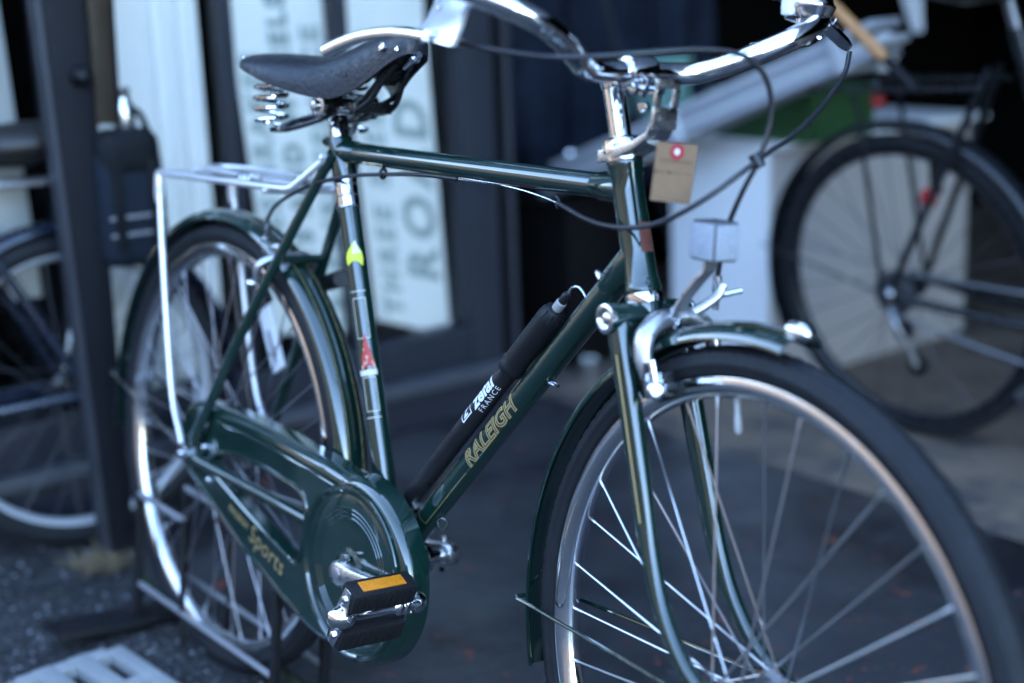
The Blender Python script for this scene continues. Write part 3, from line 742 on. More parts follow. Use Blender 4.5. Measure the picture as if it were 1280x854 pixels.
# rivets
for y, x, z in ((-.0275, -.040, .921), (-.018, -.016, .918), (.0275, -.040, .921), (-.088, -.268, .896), (.088, -.268, .896)):
    MB().lathe([(.0062, -.002), (.0060, .0012), (.0035, .0024), (.0003, .0028)], Vector((x, y, z)), (0.25 if x > -.03 else 0, y, .010), 14).obj('rivet', 'chrome', saddle)
for sgn in (-1, 1):
    # coil spring
    z0, z1 = .812, .870; P = []
    turns = 4.2
    for i in range(100):
        t = i / 99; a = 2 * pi * turns * t
        rr = .0185 + .0025 * sin(pi * t)
        P.append(Vector((-.237 + cos(a) * rr - .004 * t, sgn * .062 + sin(a) * rr, z0 + (z1 - z0) * t)))
    MB().tube(P, .0031, 8).obj('coil_spring', 'chrome', saddle)
    # wires: spring to clamp to nose, two per side
    for dy, dz in ((0, 0), (.010, .010)):
        w1 = [(-.237, sgn * (.062 - dy), .810 + dz * .2), (-.215, sgn * (.050 - dy), .812 + dz), (-.175, sgn * (.030 - dy * .4), .826 + dz * .8), (-.140, sgn * (.026 - dy * .4), .838 + dz * .8), (-.100, sgn * (.024 - dy * .5), .842 + dz), (-.072, sgn * .020, .856 + dz), (-.052, sgn * .015, .882 + dz * .6), (-.030, sgn * .011, .902)]
        MB().tube(smooth_path(w1, 5), .0036, 8).obj('saddle_wire', 'wire', saddle)
    MB().lathe([(.004, .0), (.0150, .0005), (.0154, .006), (.0115, .0072), (.0072, .0074), (.0072, .013), (.003, .0145)], Vector((-.158, sgn * .036, .845)), (0, sgn, 0), 20).obj('clamp_bolt', 'steel', saddle)
    MB().tube([(-.085, sgn * .020, .880), (-.045, sgn * .014, .905)], .005, 8).obj('nose_strut', 'wire', saddle)
MB().tube([(-.160, -.034, .846), (-.160, .034, .846)], .0095, 16).obj('saddle_clamp', 'wire', saddle)
MB().lathe([(.0135, .606), (.0145, .607), (.0145, .628), (.010, .632)], BB, U, 20).obj('clamp_collar', 'wire', saddle)
MB().box((-.100, 0, .846), (.012, .058, .014)).obj('wire_bridge', 'wire', saddle, bevel=.003)
MB().box((-.058, 0, .888), (.030, .026, .010), Matrix.Rotation(-.7, 3, 'Y')).obj('nose_bracket', 'wire', saddle, bevel=.002)
MB().tube([(-.030, 0, .898), (.0, 0, .914)], .0042, 10).lathe([(.007, 0), (.007, .006)], Vector((-.012, 0, .9075)), (1, 0, .5), 6).obj('tension_bolt', 'chrome', saddle)
def smap(s, t):
    x = -.150 + s; z = .882 + t
    # side of the saddle, right hand
    best = None
    for i in range(len(sv) - 1):
        if sv[i].x <= x <= sv[i + 1].x:
            f = (x - sv[i].x) / (sv[i + 1].x - sv[i].x); a = sv[i].lerp(sv[i + 1], f); b_ = sw[i].lerp(sw[i + 1], f); break
    cz = max(.02, min(.98, (z - b_.z) / (a.z - b_.z))); th = math.acos(cz ** (1 / .62))
    return Vector((x, -a.y * sin(th) - .0006, z + .0002))
lettering('maker_stamp', 'BROOKS', .014, smap, 'wire', saddle, maxedge=.004, bold=.0002)

# chain guard
def shear_g(v): return Vector((v.x, v.y + max(0, (-.1 - v.x)) * .045, v.z))
arc = [(cos(radians(a)) * .1185, .285 + sin(radians(a)) * .1185) for a in range(102, -111, -6)]
outer = [(-.514, .337), (-.509, .362), (-.496, .384), (-.475, .399), (-.45, .406), (-.40, .410), (-.30, .4125), (-.20, .4115), (-.10, .4075), (-.06, .4045)] + arc + [(-.075, .1695), (-.12, .177), (-.17, .187), (-.22, .200), (-.30, .2235), (-.363, .244), (-.42, .265), (-.47, .286), (-.495, .300), (-.508, .317)]
hole = [(-.393, .333), (-.372, .345), (-.330, .3535), (-.287, .3575), (-.195, .3555), (-.140, .3525), (-.121, .346), (-.114, .330), (-.117, .300), (-.125, .272), (-.133, .261), (-.146, .2605), (-.20, .2725), (-.27, .288), (-.331, .3035), (-.372, .3145), (-.388, .322)]
def inset(poly, d):
    n = len(poly); out = []
    ar = sum(poly[i][0] * poly[(i + 1) % n][1] - poly[(i + 1) % n][0] * poly[i][1] for i in range(n))
    sgn = 1 if ar > 0 else -1
    for i in range(n):
        a = Vector(poly[i - 1]); b_ = Vector(poly[i]); c_ = Vector(poly[(i + 1) % n])
        t = ((b_ - a).normalized() + (c_ - b_).normalized()).normalized(); nn = Vector((-t.y, t.x)) * sgn
        out.append((b_.x + nn.x * d, b_.y + nn.y * d))
    return out
YG = -.066
def smooth2(poly, k):
    return [(v.x, v.y) for v in smooth_path([Vector((x, z, 0)) for x, z in poly], k, closed=True)]
outer_s = smooth2(outer, 2); hole_s = smooth2(hole, 4)
bmg = bmesh.new()
def loop3(poly, y): return [bmg.verts.new(shear_g(Vector((x, y, z)))) for x, z in poly]
def bridge(a, b_):
    n = len(a)
    for i in range(n): bmg.faces.new((a[i], a[(i + 1) % n], b_[(i + 1) % n], b_[i]))
ol = []
for k in range(6):
    a = radians(90 * k / 5)
    ol.append(loop3(inset(outer_s, .0135 * (1 - cos(a))), YG + .0135 - .0135 * sin(a)))
ol.insert(0, loop3(outer_s, YG + .034))
for a, b_ in zip(ol, ol[1:]): bridge(a, b_)
hl = [loop3(inset(hole_s, -.0001), YG + .016), loop3(inset(hole_s, -.0008), YG - .0022), loop3(inset(hole_s, -.0035), YG - .0035), loop3(inset(hole_s, -.0060), YG - .0025), loop3(inset(hole_s, -.0075), YG)]
for a, b_ in zip(hl, hl[1:]): bridge(a, b_)
flat_e = []
eds = flat_e
for lp_ in (ol[-1], hl[-1]):
    n = len(lp_)
    for i in range(n):
        e = bmg.edges.get((lp_[i], lp_[(i + 1) % n])); eds.append(e)
bmesh.ops.triangle_fill(bmg, use_beauty=True, use_dissolve=False, edges=eds)
bmesh.ops.recalc_face_normals(bmg, faces=bmg.faces)
for f_ in bmg.faces: f_.smooth = True
for e_ in bmg.edges:
    if len(e_.link_faces) == 2 and e_.calc_face_angle(0) > radians(35): e_.smooth = False
for e_ in flat_e: e_.smooth = False
mg_ = bpy.data.meshes.new('chain_guard'); bmg.to_mesh(mg_); bmg.free()
mg_.materials.append(M['green'])
cguard = bpy.data.objects.new('chain_guard', mg_); COL.objects.link(cguard); cguard.parent = bike
MB().lathe([(.1085, 0), (.1085, .0035), (.1075, .0052), (.1045, .0056), (.1025, .0045), (.1005, .0015), (.0955, .0012), (.0905, .0022), (.0800, .0028), (.0790, .0036), (.0776, .0036), (.0766, .0028), (.0745, .0028), (.0735, .0036), (.0721, .0036), (.0711, .0028), (.0690, .0028), (.0680, .0036), (.0666, .0036), (.0656, .0028), (.030, .0030), (.024, .0055), (.018, .0058)], Vector((0, YG, .285)), (0, -1, 0), 72).obj('guard_disc', 'green', cguard, sharp=9)
# second pressed line along the top of the guard
ln = [shear_g(Vector((x, YG - .0004, z))) for x, z in inset(outer, .0205)[0:11]]
MB().tube(smooth_path(ln[2:], 4), .0020, 8).obj('pressed_bead', 'green', cguard)
ln = [shear_g(Vector((x, YG - .0004, z))) for x, z in inset(outer, .0150)[-9:-1]]
MB().tube(smooth_path(ln, 4), .0016, 8).obj('pressed_bead', 'green', cguard)
ga = loc_y(279, 634, YG); gb = loc_y(347, 704, YG)
gdv = Vector((gb.x - ga.x, 0, gb.z - ga.z)).normalized(); gup = Vector((-gdv.z, 0, gdv.x))
lettering('model_name', 'RALEIGH', .0145, lambda s, t: shear_g(ga + gdv * (s * 1.05) + gup * (t - .004)) + Vector((0, -.0016, 0)), 'gold', cguard, shear=.2, bold=.0003)
lettering('model_name', 'Sports', .038, lambda s, t: shear_g(ga + gdv * (.068 + s * .98) + gup * (t - .014)) + Vector((0, -.0016, 0)), 'gold', cguard, shear=.18, spacing=1.06, bold=0)
for x, z in ((-.417, .345), (-.40, .300)):
    MB().lathe([(.0055, 0), (.0055, .004), (.003, .006)], shear_g(Vector((x, YG, z))) + Vector((0, .001, 0)), (0, -1, 0), 6).obj('guard_bolt', 'chrome', cguard)
MB().lathe([(.0105, 0), (.0105, .008), (.0075, .009), (.0048, .0092), (.0048, .016), (.003, .017)], RA + Vector((0, -.064, 0)), (0, -1, 0), 6).obj('axle_nut', 'chrome', bike)
MB().lathe([(.0105, 0), (.0105, .008), (.0075, .009), (.0048, .0092), (.0048, .016)], RA + Vector((0, .064, 0)), (0, 1, 0), 6).obj('axle_nut', 'chrome', bike)

# cranks and pedals
CK = .096
ckd = Vector((cos(CK), 0, sin(CK)))
def crank(sgn):
    d = ckd * (-sgn); up = Vector((-d.z, 0, d.x))
    o0 = BB + Vector((0, sgn * .079, 0)); L = .165
    st_ = [(-.0175, .0035, .0085), (-.0155, .0085, .0092), (-.011, .0138, .0096), (0, .0170, .0098), (.011, .0150, .0095), (.020, .0120, .0085), (.035, .0105, .0075), (.08, .0098, .0066), (.13, .0092, .0062), (.150, .0085, .0058), (.158, .0105, .0060), (.165, .0112, .0060), (.172, .0095, .0060), (.1765, .003, .0052)]
    vs = []; fs = []; n = 12
    for s_, h, w in st_:
        oy = sgn * (.004 * s_ / L)
        for k in range(n):
            a = 2 * pi * k / n
            ca = math.copysign(abs(cos(a)) ** .45, cos(a)); sa = math.copysign(abs(sin(a)) ** .45, sin(a))
            vs.append(o0 + d * s_ + up * (h * ca) + Vector((0, w * sa + oy, 0)))
    for i in range(len(st_) - 1):
        for k in range(n): fs.append((i * n + k, i * n + (k + 1) % n, (i + 1) * n + (k + 1) % n, (i + 1) * n + k))
    fs += [tuple(range(n - 1, -1, -1)), tuple((len(st_) - 1) * n + k for k in range(n))]
    cr = MB().add(vs, fs).obj('crank', 'crank', bike, sharp=50)
    MB().lathe([(.0085, .0), (.0085, .0012), (.0075, .0016), (.0005, .0018)], o0 + Vector((0, sgn * .0090, 0)), (0, sgn, 0), 20).obj('axle_end', 'alu', cr)
    cpos = o0 + up * 0
    MB().tube([cpos - up * .022 + d * .006, cpos + up * .020 + d * .006], .0042, 12).obj('cotter_pin', 'steel', cr)
    MB().lathe([(.0065, 0), (.0068, .001), (.0068, .0065), (.0045, .0075)], cpos + up * .0165 + d * .006, up, 6).obj('cotter_nut', 'chrome', cr)
    MB().lathe([(.021, .038), (.0195, .046), (.0135, .050), (.0085, .054), (.0085, .072)], BB, (0, sgn, 0), 24).obj('bracket_cup', 'chrome', cr)
    return o0 + d * L + Vector((0, sgn * .004, 0))
pe = crank(-1); crank(1)
# right pedal
PA = radians(66)
pd = Vector((cos(PA), 0, sin(PA))); pn = Vector((sin(PA), 0, -cos(PA)))
ped = MB().lathe([(.0030, -.0085), (.0090, -.0075), (.0122, -.003), (.0128, .003), (.0122, .009), (.0085, .011), (.0085, .014), (.0118, .016), (.0128, .019), (.0128, .022), (.0112, .0235), (.0122, .025), (.0122, .030), (.0095, .033), (.0090, .036), (.0090, .086), (.0100, .088), (.0132, .091), (.0142, .096), (.0142, .104), (.0118, .108), (.0105, .113), (.006, .1165), (.0005, .1175)], pe, (0, -1, 0), 28).obj('pedal', 'chrome', bike)
for k, sg_ in enumerate((1, -1)):
    cc = pe + Vector((0, -.060, 0)) + pd * (sg_ * .0270)
    R3 = Matrix((pd, Vector((0, 1, 0)), pn)).transposed()
    blk = MB().box(cc, (.026, .084, .028), R3).obj('rubber_block', 'rubber', ped, bevel=.0035, seg=2)
    for j in range(9):
        MB().box(cc + Vector((0, -.034 + j * .0085, 0)) + pn * .0138, (.020, .0030, .0026), R3).obj('tread_rib', 'rubber', ped, bevel=.0006) if sg_ < 0 or True else None
    MB().box(cc + pd * (sg_ * .0125), (.0016, .066, .0215), R3).obj('reflector_frame', 'plastic', ped, bevel=.0004)
    MB().box(cc + pd * (sg_ * .0136), (.0020, .056, .0150), R3).obj('pedal_reflector', 'amber', ped, bevel=.0006)
for y in (-.0175, -.1015):
    pp = [pd * a + pn * b_ for a, b_ in ((-.039, -.006), (-.039, .006), (-.015, .0105), (.015, .0105), (.039, .006), (.039, -.006), (.015, -.0105), (-.015, -.0105))]
    MB().prism([pe + Vector((0, y, 0)) + v for v in pp], (0, -.0022, 0)).obj('end_plate', 'chrome', ped, bevel=.0006)
    for sg_ in (1, -1):
        MB().lathe([(.0042, 0), (.0042, .003), (.002, .004)], pe + Vector((0, y - (.002 if y < -.05 else 0), 0)) + pd * (.026 * sg_), (0, -1 if y < -.05 else 1, 0), 6).obj('block_nut', 'steel', ped)

# carrier over the rear wheel
rk = MB()
car = None
for sgn in (-1, 1):
    pts = [(-.575, sgn * .050, .724), (-.566, sgn * .060, .726), (-.45, sgn * .060, .730), (-.30, sgn * .055, .733), (-.215, sgn * .050, .735), (-.205, sgn * .047, .738), (-.165, sgn * .024, .778)]
    pth = []
    for i in range(len(pts) - 1):
        for t in (0, .5): pth.append(Vector(pts[i]).lerp(Vector(pts[i + 1]), t))
    pth.append(Vector(pts[-1]))
    o = MB().tube(pth, .0046, 12).obj('carrier_rail' if car else 'rear_carrier', 'lever', bike if car is None else car)
    if car is None: car = o
    leg = [(-.566, sgn * .060, .722), (-.562, sgn * .0605, .700), (-.545, sgn * .063, .62), (-.510, sgn * .067, .47), (-.487, sgn * .069, .398), (-.462, sgn * .071, .362), (-.447, sgn * .073, .340)]
    kk = smooth_path(leg, 6)
    MB().tube(kk, .0044, 12, flat=(1.0, .8)).obj('carrier_leg', 'lever', car)
    MB().lathe([(.0065, 0), (.0072, .010), (.0072, .030), (.005, .044)], Vector((-.566, sgn * .060, .727)), (.03, 0, -1), 12).obj('leg_socket', 'lever', car)
    MB().lathe([(.010, 0), (.010, .003), (.004, .004)], Vector((-.446, sgn * .0735, .338)), (0, sgn, 0), 16).obj('leg_eye', 'steel', car)
    MB().lathe([(.0062, 0), (.0062, .006), (.003, .008)], Vector((-.165, sgn * .024, .779)), (-.3, sgn, .3), 6).obj('carrier_bolt', 'lever', car)
for x in (-.572, -.42, -.26):
    MB().tube([(x, -.060, .728), (x, .060, .728)], .0036, 10).obj('cross_bar', 'lever', car)
MB().tube([(-.572, 0, .7315), (-.26, 0, .7345)], .0034, 10).obj('deck_bar', 'lever', car)
MB().tube(smooth_path([(-.30, -.040, .741), (-.46, -.036, .742), (-.50, 0, .742), (-.46, .036, .742), (-.30, .040, .741)], 6), .0036, 10).obj('spring_clip', 'lever', car)
for y in (-.045, .045):
    cs = []
    for i in range(50):
        a = 2 * pi * 5 * i / 49; cs.append(Vector((-.335 + cos(a) * .007, y + (i / 49 - .5) * .018, .738 + sin(a) * .007)))
    MB().tube(cs, .0014, 6).obj('clip_spring', 'steel', car)
# white plate on the far carrier leg
R_ = Matrix.Rotation(radians(-30), 3, 'Y')
wp = BIKE_I @ (BIKE @ loc_y(340, 424, .073))
MB().box(wp, (.034, .006, .100), R_).obj('leg_plate', 'white_print', car, bevel=.003)
MB().box(wp + Vector((.006, -.0033, -.010)), (.005, .002, .050), R_).obj('plate_slot', 'dark_print', car)
# rear brake caliper
rbm = Vector((-.262, 0, .628))
rbr = MB().tube([rbm + Vector((.012, 0, -.006)), rbm + Vector((-.030, 0, .016))], .0045, 10).obj('rear_brake', 'steel', bike)
for sgn in (-1, 1):
    k = smooth_path([rbm + Vector((-.016, 0, .010)), rbm + Vector((-.020, sgn * .022, .010)), rbm + Vector((-.030, sgn * .042, -.002)), rbm + Vector((-.040, sgn * .040, -.024))], 5)
    MB().tube(k, .008, 10, flat=(1, .75)).obj('brake_arm', 'alu', rbr)
    MB().box(rbm + Vector((-.050, sgn * .034, -.034)), (.022, .010, .016), Matrix.Rotation(.8, 3, 'Y')).obj('pad_holder', 'chrome', rbr, bevel=.002)
    MB().lathe([(.0055, 0), (.0055, .010), (.003, .012)], rbm + Vector((-.048, sgn * .038, -.030)), (-.5, sgn, 0), 10).obj('pad_nut', 'chrome', rbr)
    MB().tube([rbm + Vector((-.062, sgn * .026, -.020)), rbm + Vector((-.030, sgn * .026, -.052))], .0055, 8).obj('brake_pad', 'rubber', rbr)
ce = c3[-1]
MB().lathe([(.0042, 0), (.0042, .014), (.0028, .016), (.0028, .036)], ce, (-.25, 0, -1), 10).obj('cable_adjuster', 'chrome', rbr)
MB().tube(smooth_path([ce + Vector((-.006, 0, -.026)), ce + Vector((-.006, .004, -.045)), rbm + Vector((-.026, -.018, .022)), rbm + Vector((-.02, 0, .01))], 4), .0055, 10).obj('brake_arm', 'alu', rbr)
# clamp between the stays
MB().tube([(-.275, .055, .60), (-.215, .040, .615)], .012, 12).obj('lock_clamp', 'plastic', bike)

# ------------------------------------------------------------------ pump on the down tube
pump = thing('bicycle_pump', 'slim black frame pump with white lettering clipped along the green down tube', 'pump', BIKE)
PA0 = DTa + DN * .0330 + Vector((0, -.007, 0))
def pp_(s): return PA0 + DD * s
MB().lathe([(.0095, .095), (.0112, .097), (.0116, .104), (.0116, .362), (.0110, .364)], PA0, DD, 28).obj('pump_barrel', 'plastic', pump)
MB().lathe([(.0118, .358), (.0150, .3585), (.0162, .361), (.0162, .368), (.0150, .371), (.0146, .376), (.0146, .448), (.0138, .456), (.0105, .463), (.0075, .465)], PA0, DD, 28).obj('pump_handle', 'rubber', pump)
for k in range(8):
    a = 2 * pi * k / 8; e1, e2 = frame_from(DD)
    MB().tube([pp_(.452) + (e1 * cos(a) + e2 * sin(a)) * .0139, pp_(.462) + (e1 * cos(a) + e2 * sin(a)) * .0108], .0014, 6).obj('handle_rib', 'rubber', pump)
MB().lathe([(.0056, .464), (.0060, .466), (.0060, .476), (.0050, .477)], PA0, DD, 16).obj('pump_nozzle', 'grey_valve', pump)
MB().lathe([(.0046, .477), (.0050, .478), (.0050, .487), (.0034, .491)], PA0, DD, 16).obj('nozzle_tip', 'plastic', pump)
hk = [pp_(.489), pp_(.498) + DN * .001, pp_(.507) - DN * .004, pp_(.510) - DN * .012, pp_(.510) - DN * .020]
MB().tube(smooth_path(hk, 5), .0014, 8).obj('pump_hook', 'steel', pump)
MB().lathe([(.004, .083), (.0090, .085), (.0095, .096)], PA0, DD, 16).obj('pump_foot', 'plastic', pump)
MB().box(pp_(.100) - DN * .013, (.006, .014, .012), Matrix((DD, Vector((0, 1, 0)), DN)).transposed()).obj('pump_clip', 'alu', pump, bevel=.002)
pmf = tube_map(PA0, DD, .0116, Vector((.25, -1, .1)))
ps = 1 if (pmf(0, .003) - pmf(0, 0)).dot(DN) > 0 else -1
lettering('pump_name', 'zefal', .0240, lambda s, t: pmf(.288 + s * 1.1, ps * (t * .92 - .0020)), 'white_print', pump, shear=.12, bold=.0008, maxedge=.004)
lettering('pump_name', 'FRANCE', .0092, lambda s, t: pmf(.290 + s * 1.1, ps * (t - .0108)), 'white_print', pump, spacing=1.35, maxedge=.004)
for a_, b_ in (((.234, .256), (-.0010, .0004)), ((.234, .256), (.0126, .0140)), ((.234, .2354), (-.001, .014)), ((.2546, .256), (-.001, .014))):
    patch('pump_emblem', (a_[0] + .025, a_[1] + .025), (ps * b_[0], ps * b_[1]), pmf, 'white_print', pump, 5)
lettering('pump_emblem', 'Z', .0135, lambda s, t: pmf(.2645 + s, ps * (t + .0020)), 'white_print', pump, shear=.2, bold=.0006, maxedge=.004)
pmd = tube_map(PA0, DD, .0116, Vector((.9, -.9, -.6)))
lettering('pump_size', 'solibloc', .016, lambda s, t: pmf(.262 + s * 1.3, ps * (t - .0235)), 'grey_dark' if 'grey_dark' in M else 'rubber', pump, maxedge=.004)

# ------------------------------------------------------------------ price tag
tagc = STEER @ st_x(843, 215, .470)
tt_ = thing('price_tag', 'small brown card tag with red ringed eyelet hanging from the lamp bracket', 'tag', BIKE)
tl = STEER @ st_x(822, 177, .468); tr = STEER @ st_x(873, 182, .474); br_ = STEER @ st_x(862, 256, .474); bl_ = STEER @ st_x(813, 250, .468)
tn = (tr - tl).cross(bl_ - tl).normalized()
if tn.dot(BC - tl) < 0: tn = -tn
def tagp(s, t): return tl.lerp(tr, s).lerp(bl_.lerp(br_, s), t)
ee = []
for k in range(20):
    ee.append(tagp(.5 + cos(2 * pi * k / 20) * .085, .15 + sin(2 * pi * k / 20) * .058))
cd = MB().prism([tl, tr, br_, bl_], -tn * .0009).obj('card', 'card', tt_)
tu = (tr - tl).normalized(); tv = tu.cross(tn).normalized()
ec = tagp(.5, .14)
def ringp(r0, r1, off):
    b = MB(); vs = []; fs = []
    for k in range(24):
        a = 2 * pi * k / 24
        for r in (r0, r1): vs.append(ec + tu * (cos(a) * r) + tv * (sin(a) * r) + tn * off)
    for k in range(24): fs.append((k * 2, k * 2 + 1, ((k + 1) % 24) * 2 + 1, ((k + 1) % 24) * 2))
    return b.add(vs, fs)
ringp(.0030, .0078, .0004).obj('eyelet', 'red_print', cd); M['tagred'] = mat('tag_red', (0.36, 0.02, 0.03), .6)
cd.children[0].data.materials[0] = M['tagred']
ringp(.0001, .0030, .0004).obj('eyelet_hole', 'white_print', cd)
lettering('tag_writing', 'VINTAGE BIKE', .0052, lambda s, t: tagp(.12 + s / .043 * .98, .335 - t / .058) + tn * .0005, 'dark_print', cd, spacing=1.05)
M['pencil'] = mat('pencil', (.16, .10, .06), .8)
cd.children[2].data.materials[0] = M['pencil']
for s0, s1, w in ((.0, .09, .016), (.14, .22, .010), (.30, .44, .012), (.50, .56, .006), (.62, .68, .006), (.74, .92, .004)):
    MB().add([tagp(s0, .50 - w) + tn * .0005, tagp(s1, .505 - w) + tn * .0005, tagp(s1, .505 + w) + tn * .0005, tagp(s0, .50 + w) + tn * .0005], [(0, 1, 2, 3)]).obj('ink_mark', 'dark_print', cd)
MB().add([tagp(.03, .915) + tn * .0005, tagp(.8, .955) + tn * .0005, tagp(.8, .962) + tn * .0005, tagp(.03, .925) + tn * .0005], [(0, 1, 2, 3)]).obj('ink_mark', 'pencil', cd)
hang = STEER @ (LB0 + Vector((.054, -.012, .012)))
MB().tube(smooth_path([ec + tn * .001, ec.lerp(hang, .5) + Vector((.004, 0, 0)), hang, hang + Vector((.004, .012, .001))], 4), .0006, 6).obj('string', 'cream', tt_)

# ================================================================== floor rack, grate
M['rackpaint'] = mat('black_rack_paint', (.014, .014, .016), .5, .3, 0, .3, 40, bump=.1, col2=(.09, .045, .03), c2scale=30, c2lo=.62, c2hi=.72, spec=.25)
M['rail'] = mat('worn_grey_rail', (.26, .26, .27), .5, .4, 0, .25, 40, spec=.4)
rack_m = BIKE @ Matrix.Translation((0, 0, 0))
rack = thing('bicycle_rack', 'low black steel floor rack, one foot on the white grate, holding a rear wheel', 'bike rack', rack_m)
def rk_pt(px, py, y): return loc_y(px, py, y)
pA = loc_y(175, 618, -.040); pA2 = loc_y(174, 778, -.040)
xr = (pA.x + pA2.x) / 2
hB = pA.z
for y in (-.040, .040):
    MB().box((xr, y, hB / 2 + .005), (.012, .012, hB - .008)).obj('post', 'rackpaint', rack, bevel=.001)
    x2 = loc_y(345, 800, -.040).x
    MB().box((x2, y, .10), (.012, .012, .190)).obj('post', 'rackpaint', rack, bevel=.001)
    top2 = Vector((x2, y, .195))
    MB().tube([(xr, y, hB - .004), (x2, y, hB - .004 - .0)], .0052, 8).obj('top_rail', 'rackpaint', rack) if False else None
    zl = loc_y(174, 728, -.040).z
    MB().tube([(xr - .003, y * 1.02, zl), (x2, y * 1.02, zl * .92)], .0046, 8).obj('lower_rail', 'rail', rack)
    MB().tube([(xr - .004, y, hB), (xr + .15, y, hB - .002)], .0055, 8).obj('top_rail', 'rail', rack)
for y in (-.040, .040): MB().tube([(xr + .15, y, hB - .002), (xr + .152, y, .012)], .0050, 8).obj('rear_post', 'rackpaint', rack)
MB().box((xr - .008, -.045, .0075), (.072, .270, .008)).obj('foot_plate', 'rackpaint', rack, bevel=.001)
MB().box((x2, -.045, .0075), (.060, .250, .008)).obj('foot_plate', 'rackpaint', rack, bevel=.001)

M['grate'] = mat('white_plastic', (.26, .265, .265), .55, 0, 0, .08, 30, bump=.1, col2=(.30, .30, .29), c2scale=12, c2lo=.58, c2hi=.7)
ZG = .024
g0 = gnd(17, 834, ZG); g1 = gnd(90, 802, ZG); g2 = gnd(150, 801, ZG); g3 = gnd(232, 855, ZG)
gu = (gnd(232, 855, ZG) - gnd(150, 801, ZG)); gu.z = 0; gu.normalize(); gv = Vector((-gu.y, gu.x, 0))
if gv.y > 0: gv = -gv
go = gnd(150, 801, ZG) + gv * .004
grt = thing('slotted_grate', 'white slotted plastic grate lying on the asphalt behind the rear wheel', 'grate', Matrix.Translation((go.x, go.y, 0)))
GWI, GLE = .192, .42                       # across gv, along gu
def gp(a, b_, z): return gu * a + gv * b_ + Vector((0, 0, z))
b = MB(); b.prism([gp(.016, .006, .0015), gp(GLE - .004, .006, .0015), gp(GLE - .004, GWI - .006, .0015), gp(.016, GWI - .006, .0015)], (0, 0, .0025)); b.obj('slot_shade_plate', 'rubber', grt)  # added dark sheet under the rails, imitates the shade inside the slots
ncol, nrow = 3, 5
cell_b = (GWI - .03) / ncol; cell_a = (GLE - .03) / nrow
gb_ = MB()
barw = .024
edges_b = [0, .018]
# rails along gu
bs_ = [0, .030] 
rows = []
def slab(a0, a1, b0, b1, mb):
    mb.prism([gp(a0, b0, 0), gp(a1, b0, 0), gp(a1, b1, 0), gp(a0, b1, 0)], (0, 0, ZG))
xs_b = [.0, .026, .052, .082, .108, .138, .164, GWI]      # solid / slot alternation across
as_a = [.0, .030]
L_sl, L_gp = .092, .026
a = .030
while a + L_sl < GLE - .01:
    as_a += [a + L_sl, a + L_sl + L_gp]; a += L_sl + L_gp
as_a[-1] = GLE
for k in range(0, len(xs_b), 2):
    slab(0, GLE, xs_b[k], xs_b[k + 1], MB()) if False else None
    b = MB(); slab(0.012 if k in (0, 6) else 0, GLE, xs_b[k], xs_b[k + 1], b); b.obj('grate_rail', 'grate', grt, bevel=.004 if k in (0, 6) else .0015)
for k in range(1, len(xs_b) - 1, 2):
    for j in range(0, len(as_a) - 1, 2):
        off = .014 * (k // 2)
        b = MB(); a0, a1 = as_a[j], as_a[j + 1]
        b.prism([gp(a0 + .0, xs_b[k] - .001, .002), gp(a1, xs_b[k] - .001, .002), gp(a1, xs_b[k + 1] + .001, .002), gp(a0, xs_b[k + 1] + .001, .002)], (0, 0, ZG - .0035))
        b.obj('grate_bridge', 'grate', grt, bevel=.0012)

# ================================================================== SHOP FRONT (glazed return wall at x = -1.2)
M['frame_dark'] = mat('dark_slate_paint', (.022, .024, .032), .45, 0, 0, .2, 6, bump=.05, spec=.3)
M['sill_grey'] = mat('worn_sill', (.055, .058, .068), .5, 0, 0, .2, 8)
M['frame_black'] = mat('black_paint', (.008, .008, .010), .4, 0, 0, .2, 8, spec=.2)
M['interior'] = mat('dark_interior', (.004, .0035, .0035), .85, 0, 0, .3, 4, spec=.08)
M['panel'] = mat('white_panel', (.90, .92, .91), .6, 0, 0, .05, 4)
M['curtain'] = mat('white_curtain', (.86, .87, .87), .75, 0, 0, .06, 6)
M['grey_letters'] = mat('grey_green_print', (.30, .38, .38), .6)
M['pale_letters'] = mat('pale_print', (.42, .50, .50), .6)
M['brick'] = mat('brown_brick', (.055, .044, .040), .85, 0, 0, .3, 12, bump=.4)
M['render'] = mat('pale_render', (.52, .47, .40), .8, 0, 0, .12, 3, bump=.1)
gm, gnt, gbs = _principled('window_glass'); M['glass'] = gm
for n in list(gnt.nodes): gnt.nodes.remove(n)
go_ = gnt.nodes.new('ShaderNodeOutputMaterial'); mixs = gnt.nodes.new('ShaderNodeMixShader'); trn = gnt.nodes.new('ShaderNodeBsdfTransparent'); gls = gnt.nodes.new('ShaderNodeBsdfGlossy')
gls.inputs['Roughness'].default_value = .01; fr_ = gnt.nodes.new('ShaderNodeFresnel'); fr_.inputs['IOR'].default_value = 1.5
trn.inputs[0].default_value = (.985, .99, .99, 1)
gnt.links.new(fr_.outputs[0], mixs.inputs[0]); gnt.links.new(trn.outputs[0], mixs.inputs[1]); gnt.links.new(gls.outputs[0], mixs.inputs[2]); gnt.links.new(mixs.outputs[0], go_.inputs[0])
FX = -1.20
front = thing('shop_window', 'dark slate framed shop window with low sill beside the forecourt', 'shop window', Matrix.Translation((FX, .5, 0)))
def fo(b, name, mt_, **k):
    return b.obj(name, mt_, front, Matrix.Translation((-FX, -.5, 0)), **k)
fo(MB().box((FX - .05, .32, .042), (.10, 1.66, .084)), 'stall_riser', 'frame_dark', bevel=.003)
fo(MB().box((FX - .035, .32, .101), (.13, 1.66, .030)), 'sill', 'sill_grey', bevel=.006)
for y, w in ((1.10, .090), (.155, .05), (-.50, .06)):
    fo(MB().box((FX - .045, y, 1.27), (.085, w, 2.30)), 'mullion', 'frame_dark', bevel=.004)
